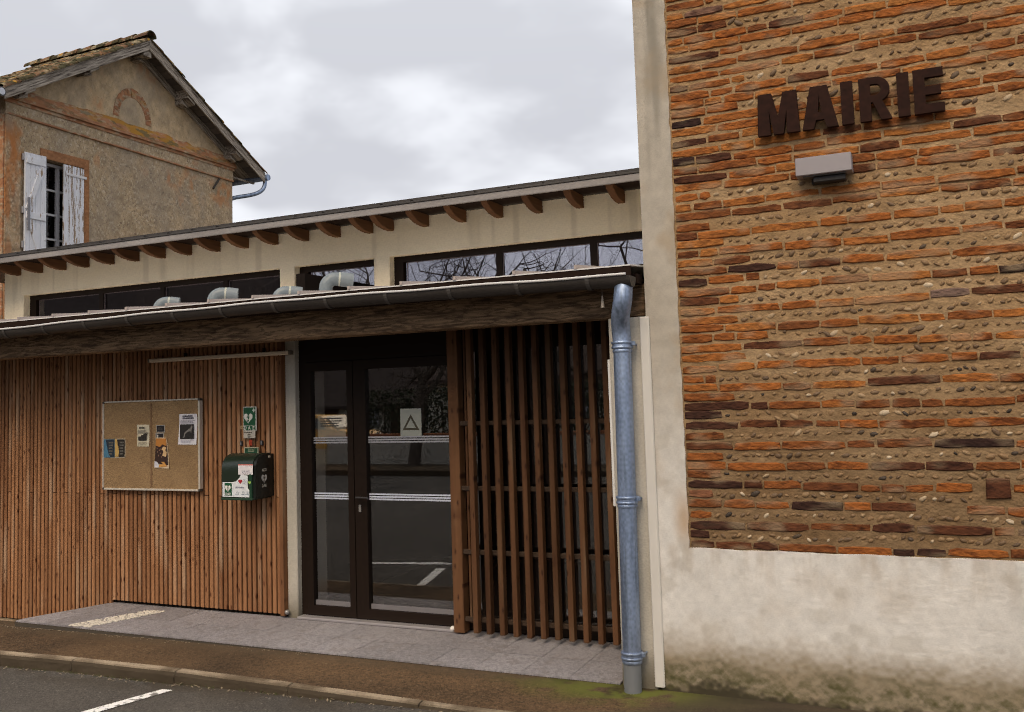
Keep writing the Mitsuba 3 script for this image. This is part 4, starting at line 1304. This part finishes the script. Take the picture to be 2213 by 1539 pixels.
add(s2, 'hinge_bar', box(HX + .032, HX + .045, 12.08, 12.54, 6.20, 6.25, .003), paint((.56, .55, .56), .6))
add(s2, 'latch', box(HX + .032, HX + .05, 12.02, 12.05, 6.0, 6.38, .004), paint((.50, .50, .50), .6))
# iron anchor
add(oh, 'iron_anchor', cyl([HX + .03, 15.98, 6.70], [HX + .03, 16.18, 6.96], .022, 8), paint((.03, .024, .02), .7))
# roof: boarding, barge boards, purlins, tiles
BXo = -14.15
yl0, yr1 = 10.52, 17.30


def roof_z(y, o=0.0):
    return (9.29 - (APEX - y) * sl_l if y < APEX else 9.29 - (y - APEX) * sl_r) + o


rfk = add(oh, 'roof', cat([face_yz(Polygon([(yl0, roof_z(yl0, -.02)), (APEX, 9.27), (APEX, 9.33), (yl0, roof_z(yl0, .04))]), BXo - .02, 10), face_yz(Polygon([(APEX + .001, 9.27), (yr1, roof_z(yr1, -.02)), (yr1, roof_z(yr1, .04)), (APEX + .001, 9.33)]), BXo - .02, 10)]), 'grey_wood')
# soffit boards under the verge
for side_, ya, yb in ((0, yl0, APEX), (1, APEX, yr1)):
    nn = 22
    for i in range(nn):
        a, b = ya + (yb - ya) * (i + .04) / nn, ya + (yb - ya) * (i + .96) / nn
        add(rfk, 'soffit_board', face_yz(Polygon([(a, roof_z(a, -.045)), (b, roof_z(b, -.045)), (b, roof_z(b, -.021)), (a, roof_z(a, -.021))]), BXo - .03, .40), paint([(.105, .088, .078), (.13, .11, .098), (.085, .072, .066)][i % 3], .9))
    a, b = (ya, yb - .002) if side_ == 0 else (ya + .002, yb)
    add(rfk, 'barge_board', face_yz(Polygon([(a, roof_z(a, -.19)), (b, roof_z(b, -.19)), (b, roof_z(b, .045)), (a, roof_z(a, .045))]), BXo, .028), 'grey_wood', uv=(.3 + .4 * side_, 0))
    # wall plate board along the rake on the wall
    a, b = (HY0, yb - .002) if side_ == 0 else (ya + .002, HY1)
    add(rfk, 'rake_board', face_yz(Polygon([(a, roof_z(a, -.21)), (b, roof_z(b, -.21)), (b, roof_z(b, -.05)), (a, roof_z(a, -.05))]), HX + .045, .040), 'grey_wood', uv=(.6, 0))
for yc in (13.72, 12.42, 11.05, 14.95, 16.45):
    z_ = roof_z(yc, -.05)
    s_ = sl_l if yc < APEX else -sl_r
    pl_ = []
    w, h = .10, .19
    pts = [(yc - w, z_ - s_ * w), (yc + w, z_ + s_ * w), (yc + w, z_ + s_ * w - h), (yc - w, z_ - s_ * w - h)] if yc != 13.72 else [(yc - w, z_ - .07), (yc + w, z_ - .07), (yc + w, z_ - .27), (yc - w, z_ - .27)]
    add(rfk, 'purlin', face_yz(Polygon(pts), BXo - .035, .55), 'grey_wood', uv=(.2, 0))
    m = face_yz(affinity.scale(Polygon(pts), .9, .5), BXo - .07, .3)
    add(rfk, 'purlin_foot', face_yz(affinity.translate(affinity.scale(Polygon(pts), .85, .45), 0, -h * .6), BXo - .22, .25), 'grey_wood', uv=(.1, 0))


def canal_tile(y0, y1, xc, r0, r1, off, z_of, thick=.014, n=9):
    """half-round tile along the slope between y0 (lower end) and y1"""
    th = np.linspace(0, np.pi, n)
    v, f = [], []
    for (yy, rr, oo) in ((y0, r0, off), (y1, r1, off - .012)):
        for rad in (rr, rr - thick):
            for a in th:
                v.append([xc + rad * math.cos(a), yy, z_of(yy) + oo + rad * .85 * math.sin(a)])
    k = n
    for (a, b) in ((0, 2), (1, 3)):
        for j in range(n - 1):
            f.append([a * k + j, a * k + j + 1, b * k + j + 1, b * k + j])
    for (a, b) in ((0, 1), (2, 3)):
        for j in range(n - 1):
            f.append([a * k + j, a * k + j + 1, b * k + j + 1, b * k + j])
    for j in (0, n - 1):
        f.append([j, k + j, 3 * k + j, 2 * k + j])
    return (np.array(v), np.array(f))


rest, restuv = [], []
for side_ in (0, 1):
    ya, yb = (yl0 - .04, APEX - .03) if side_ == 0 else (yr1 + .04, APEX + .03)
    nt = 11 if side_ == 0 else 12
    for col in range(14):
        xc = BXo - .045 - col * .215
        for i in range(nt):
            y0 = ya + (yb - ya) * i / nt
            y1 = ya + (yb - ya) * (i + 1.18) / nt if i < nt - 1 else yb
            mt = canal_tile(y0, y1, xc + rng.normal(0, .008), .096, .084, .026 + rng.uniform(-.006, .01), roof_z)
            uvv = (rng.uniform(), 0)
            if col == 0:
                add(rfk, 'roof_tile', mt, 'roof_tile', uv=uvv)
            else:
                rest.append(trimesh.Trimesh(*meshkit.arrays(mt)[:2], process=False))
                restuv.append(np.tile(uvv, (len(rest[-1].vertices), 1)))
add(rfk, 'field_tiles', cat(rest), 'roof_tile', uv=np.vstack(restuv), kind='stuff')
for i in range(9):
    th = np.linspace(0, np.pi, 9)
    x0, x1 = BXo + .05 - i * .40, BXo + .05 - (i + 1.1) * .40
    v, f = [], []
    for xx, rr, oo in ((x0, .135, .10), (x1, .115, .09)):
        for rad in (rr, rr - .018):
            for a in th:
                v.append([xx, APEX + rad * math.cos(a), 9.29 + oo - .03 + rad * math.sin(a)])
    k = 9
    for a, b in ((0, 2), (1, 3), (0, 1), (2, 3)):
        for j in range(8):
            f.append([a * k + j, a * k + j + 1, b * k + j + 1, b * k + j])
    add(rfk, 'ridge_tile', (np.array(v), np.array(f)), 'roof_tile', uv=(rng.uniform(), 0))
# house gutters and swan-neck pipe
hz = roof_z(yr1) - .06
add(oh, 'gutter', tube([[BXo + .05, yr1 + .06, hz], [BXo - 8, yr1 + .06, hz]], .075, 14), 'zinc', 50)
add(oh, 'gutter', tube([[BXo + .02, yl0 - .07, roof_z(yl0) - .08], [BXo - 8, yl0 - .07, roof_z(yl0) - .08]], .085, 14), 'gutter_metal', 50)
add(oh, 'gutter_end', cyl([BXo + .021, yl0 - .07, roof_z(yl0) - .08], [BXo + .03, yl0 - .07, roof_z(yl0) - .08], .06, 16), paint((.5, .52, .58), .5, .2))
pp = np.array([[BXo - .06, yr1 + .05, hz - .03], [BXo - .06, yr1 + .05, hz - .20], [BXo - .10, yr1 - .04, hz - .33], [HX + .06, 16.92, hz - .50], [HX - .22, 16.72, hz - .60], [HX - .30, 16.71, hz - .75], [HX - .30, 16.71, 3.0]])
tck, _ = splprep(pp[:6].T, s=.0005, k=3)
pth = np.vstack([np.array(splev(np.linspace(0, 1, 22), tck)).T, [pp[6]]])
add(oh, 'downpipe', tube(pth, .048, 14), 'zinc', 50)
add(oh, 'gutter_bracket', cat([box(HX + .02, HX + .06, HY1 + .0, yr1 + .05, hz - .12, hz - .08)]), 'grey_wood', uv=(.1, 0))

# ------------------------------------------------------------------ across the street, seen in the glass
structure('far_pavement', box(-60, 30, -9.5, -7.5, -.3, -.02), 'pavement_asphalt')


def cottage(label, x0, x1, y0, y1, eave, ridge, wallm, roofc, wins, doors):
    h = thing('neighbour_house', label, 'house')
    w_ = Polygon([(x0, -.4), (x1, -.4), (x1, eave), (x0, eave)])
    for a, b, z0, z1 in wins + doors:
        w_ = w_.difference(sbox(a, z0, b, z1))
    m = face_xz(w_, y0, .3)
    m.vertices[:, 1] = 2 * y0 - m.vertices[:, 1]
    m.invert()
    add(h, 'front_wall', m, wallm)
    add(h, 'side_wall', box(x0, x0 + .3, y1, y0 - .301, -.4, eave), wallm)
    add(h, 'side_wall', box(x1 - .3, x1, y1, y0 - .301, -.4, eave), wallm)
    ym = (y0 + y1) / 2
    rp = Polygon([(y0 + .5, eave - .2), (ym, ridge), (y1 - .5, eave - .2), (y1 - .5, eave - .35), (ym, ridge - .18), (y0 + .5, eave - .35)])
    add(h, 'roof', face_yz(rp, x1 + .4, x1 - x0 + .8), paint(roofc, .85))
    for a, b, z0, z1 in wins:
        k = add(h, 'window', box(a, b, y0 - .16, y0 - .12, z0, z1), paint((.06, .06, .07), .3))
        add(k, 'shutter', box(a - .42, a - .02, y0 + .002, y0 + .05, z0, z1), paint((.33, .33, .37), .6))
        add(k, 'shutter', box(b + .02, b + .42, y0 + .002, y0 + .05, z0, z1), paint((.33, .33, .37), .6))
    for a, b, z0, z1 in doors:
        add(h, 'door', box(a, b, y0 - .2, y0 - .14, z0, z1), paint((.09, .04, .025), .6))
    return h


cottage('white cottage with grey shutters across the street, reflected in the right door pane', -18.3, -8.5, -19, -27, 2.7, 5.4, 'white_wall', (.055, .035, .028), [(-16.9, -15.9, .9, 2.1), (-13, -12, .9, 2.1)], [(-14.9, -14.1, 0, 2.1)])
cottage('long white house with dark roof reflected left of the cottage', -36, -19.4, -26, -38, 1.75, 7.0, 'white_wall', (.05, .035, .03), [(-34, -33, .5, 1.4), (-31, -30, .5, 1.4), (-26.5, -25.5, .5, 1.4), (-22.5, -21.5, .5, 1.4)], [(-28.6, -27.5, -.3, 1.5), (-24.5, -23.5, -.3, 1.5)])
cottage('tall brown house with dark roof reflected in the left clerestory panes', -62, -33, -16, -27, 9.0, 14.0, paint((.055, .042, .034), .9), (.03, .02, .017), [(-44, -43, 4, 5.6), (-39, -38, 4, 5.6)], [])


def bare_tree(label, base, height, seed, spread_=.62, r0=.2):
    tr = thing('bare_tree', label, 'tree')
    g = np.random.default_rng(seed)
    trunk, crown = [], []

    def grow(p, d, L, rad, lev):
        n = 4 if lev < 3 else 3
        pts, rs = [p], [rad]
        dd = d.copy()
        for i in range(n):
            dd = dd + g.normal(0, .13 if lev else .05, 3) + np.array([0, 0, .04])
            dd /= np.linalg.norm(dd)
            pts.append(pts[-1] + dd * L / n)
            rs.append(rad * (1 - .30 * (i + 1) / n))
        (trunk if lev == 0 else crown).append(tube(np.array(pts), np.array(rs), 7 if lev < 2 else 5 if lev < 4 else 3, cap=False))
        if lev >= 7 or rad < .004:
            return
        kids = 4 if lev == 0 else 3 if lev < 4 else 2
        for c in range(kids):
            a = g.uniform(0, 6.28)
            side_ = np.cross(dd, [math.cos(a), math.sin(a), .3])
            side_ /= np.linalg.norm(side_)
            nd = dd * (1 - spread_ * .55) + side_ * spread_ * g.uniform(.6, 1.15)
            nd /= np.linalg.norm(nd)
            start = pts[-1] if c < 2 else pts[-2] if c == 2 else pts[-1]
            grow(start, nd, L * g.uniform(.62, .86), rs[-1] * g.uniform(.62, .86), lev + 1)

    grow(np.array(base, float), np.array([.02, .02, 1.0]), height * .25, r0, 0)
    add(tr, 'trunk', cat(trunk), 'bark', 60)
    add(tr, 'crown', cat(crown), 'bark', 60)


bare_tree('bare street tree with a dark trunk reflected in the right door pane', (-13.1, -9, -.05), 9.5, 3, .72, .18)
bare_tree('bare spreading tree reflected in the right clerestory windows', (-5.3, -8.6, -.05), 12, 9, .85, .25)
bare_tree('bare tree reflected in the widest clerestory pane', (-10.2, -10.4, -.05), 11, 23, .85, .26)
bare_tree('bare tree reflected in the small middle clerestory window', (-17.5, -8.8, -.05), 11, 15, .8, .26)
lw = thing('low_wall', 'low rendered garden wall with an orange coping across the street', 'wall')
add(lw, 'body', box(-16.5, -6, -10.0, -9.75, -.3, .75), 'white_wall')
add(lw, 'coping', box(-16.52, -5.98, -10.04, -9.71, .75, .82, .01), paint((.34, .12, .05), .8))
structure('far_road_marking', box(-40, 20, -1.6, -1.48, -.17, -.16), 'road_paint')
car = thing('parked_car', 'small yellow parked car seen only as a reflection in the narrow door pane', 'car')
side = Polygon([(-1.9, .28), (1.9, .28), (1.95, .62), (1.75, .82), (.95, .92), (.45, 1.38), (-1.1, 1.42), (-1.75, .98), (-1.95, .85)]).buffer(.05).buffer(-.05)
arch_ = unary_union([Point(q, .30).buffer(.36) for q in (-1.2, 1.2)])


def car_part(poly, half, zoff=0.0):
    m = extrude(poly, half * 2)
    v = m.vertices.copy()
    k = np.clip((v[:, 1] - .85) / .55, 0, 1) * .16
    yy = (v[:, 2] - half) * (1 - k)
    m.vertices = np.stack([-19.3 + v[:, 0], -13.4 + yy, v[:, 1] - .05], 1)
    return m


add(car, 'body', car_part(side.difference(arch_), .82), paint((.62, .30, .02), .3, 0, .6))
win = [Polygon([(.30, 1.30), (-.35, 1.33), (-.35, .95), (.72, .93)]), Polygon([(-.42, 1.33), (-1.08, 1.34), (-1.5, .98), (-.42, .95)])]
for q in win:
    add(car, 'window', car_part(q, .835), paint((.015, .018, .02), .15))
add(car, 'windscreen', trimesh.Trimesh(np.array([[-18.30, -14.02, .90], [-18.30, -12.78, .90], [-18.80, -12.86, 1.29], [-18.80, -13.94, 1.29]]) + [.03, 0, .03], [[0, 1, 2], [0, 2, 3]], process=False), paint((.05, .06, .07), .1))
for xx in (-20.5, -18.1):
    for yy in (-14.18, -12.62):
        w = add(car, 'wheel', tube([[xx, yy - .09, .25], [xx, yy + .09, .25]], .30, 20), paint((.02, .02, .02), .8))
        add(w, 'rim', tube([[xx, yy - .095, .25], [xx, yy + .095, .25]], .18, 14), paint((.35, .35, .36), .4, .6))
for yy in (-13.95, -12.85):
    add(car, 'headlight', box(-17.44, -17.36, yy - .14, yy + .14, .55, .68, .02), paint((.6, .6, .6), .2))
hd_ = thing('hedge', 'dark clipped evergreen hedge in front of the reflected cottage', 'hedge')
g = np.random.default_rng(31)
hv = []
for _ in range(15000):
    c = np.array([g.uniform(-16.2, -3), -11.0 + g.normal(0, .35), g.uniform(0, 1.0) ** .7 * 2.1])
    a = g.normal(size=3)
    a /= np.linalg.norm(a)
    b = np.cross(a, g.normal(size=3))
    b /= np.linalg.norm(b)
    hv.append([c - a * .055, c + b * .03, c + a * .055, c - b * .03])
hv = np.array(hv).reshape(-1, 3)
q = np.arange(len(hv)).reshape(-1, 4)
add(hd_, 'foliage', (hv, q), paint((.035, .045, .02), .8))
add(hd_, 'stems', cat([cyl([-16 + i * .7, -11, -.1], [-16 + i * .7 + g.normal(0, .1), -11, 1.7], .03, 6) for i in range(19)]), 'bark')
# ------------------------------------------------------------------ leaf litter along the kerb
ms = []
g = np.random.default_rng(5)
for _ in range(210):
    xx = -8.5 + 6.3 * g.uniform()
    dy = abs(g.normal(0, .035)) + .004
    s = g.uniform(.005, .016) * (1.6 if g.uniform() < .12 else 1)
    a = g.uniform(0, 6.28)
    tl = g.uniform(-.5, .5)
    pts = np.array([[-1, 0, 0], [0, -.42, .15], [1.1, 0, .05], [0, .42, .15]]) * s
    c_, s_ = math.cos(a), math.sin(a)
    pts = np.stack([pts[:, 0] * c_ - pts[:, 1] * s_, pts[:, 0] * s_ + pts[:, 1] * c_, pts[:, 2] + abs(tl) * (pts[:, 0] + s)], 1)
    pts += [xx, float(kerb_y(xx)) - dy, float(road_z(xx)) + .003]
    ms.append(trimesh.Trimesh(pts, [[0, 1, 2], [0, 2, 3]], process=False))
for _ in range(170):
    xx = -7.6 + 3.4 * g.uniform() ** 1.7
    dy = abs(g.normal(0, .025)) + .004
    s = g.uniform(.004, .014)
    a = g.uniform(0, 6.28)
    pts = np.array([[-1, 0, 0], [0, -.5, .25], [1.1, 0, .1], [0, .5, .3]]) * s
    c_, s_ = math.cos(a), math.sin(a)
    pts = np.stack([pts[:, 0] * c_ - pts[:, 1] * s_, pts[:, 0] * s_ + pts[:, 1] * c_, pts[:, 2]], 1) + [xx, 5.66 - dy, float(pave_z(xx)) + .002]
    ms.append(trimesh.Trimesh(pts, [[0, 1, 2], [0, 2, 3]], process=False))
thing('leaf_litter', 'dead leaves and grit lying along the kerb and the porch slab', 'leaves', kind='stuff')
scene['leaf_litter'] = mikit.ply(cat(ms), paint((.26, .205, .14), .85))
ms = []
for _ in range(70):
    xx = -7.0 + 3.6 * g.uniform() ** 1.2
    for b_ in range(4):
        a = g.uniform(0, 6.28)
        h = g.uniform(.012, .035)
        o = np.array([xx + g.normal(0, .012), float(kerb_y(xx)) - .004 - abs(g.normal(0, .008)), float(road_z(xx))])
        ms.append(trimesh.Trimesh([o, o + [.003, .001, 0], o + [math.cos(a) * h * .6, math.sin(a) * h * .6, h]], [[0, 1, 2]], process=False))
thing('kerb_weeds', 'small weeds sprouting at the foot of the kerb', 'weeds', kind='stuff')
scene['kerb_weeds'] = mikit.ply(cat(ms), paint((.07, .075, .025), .8))
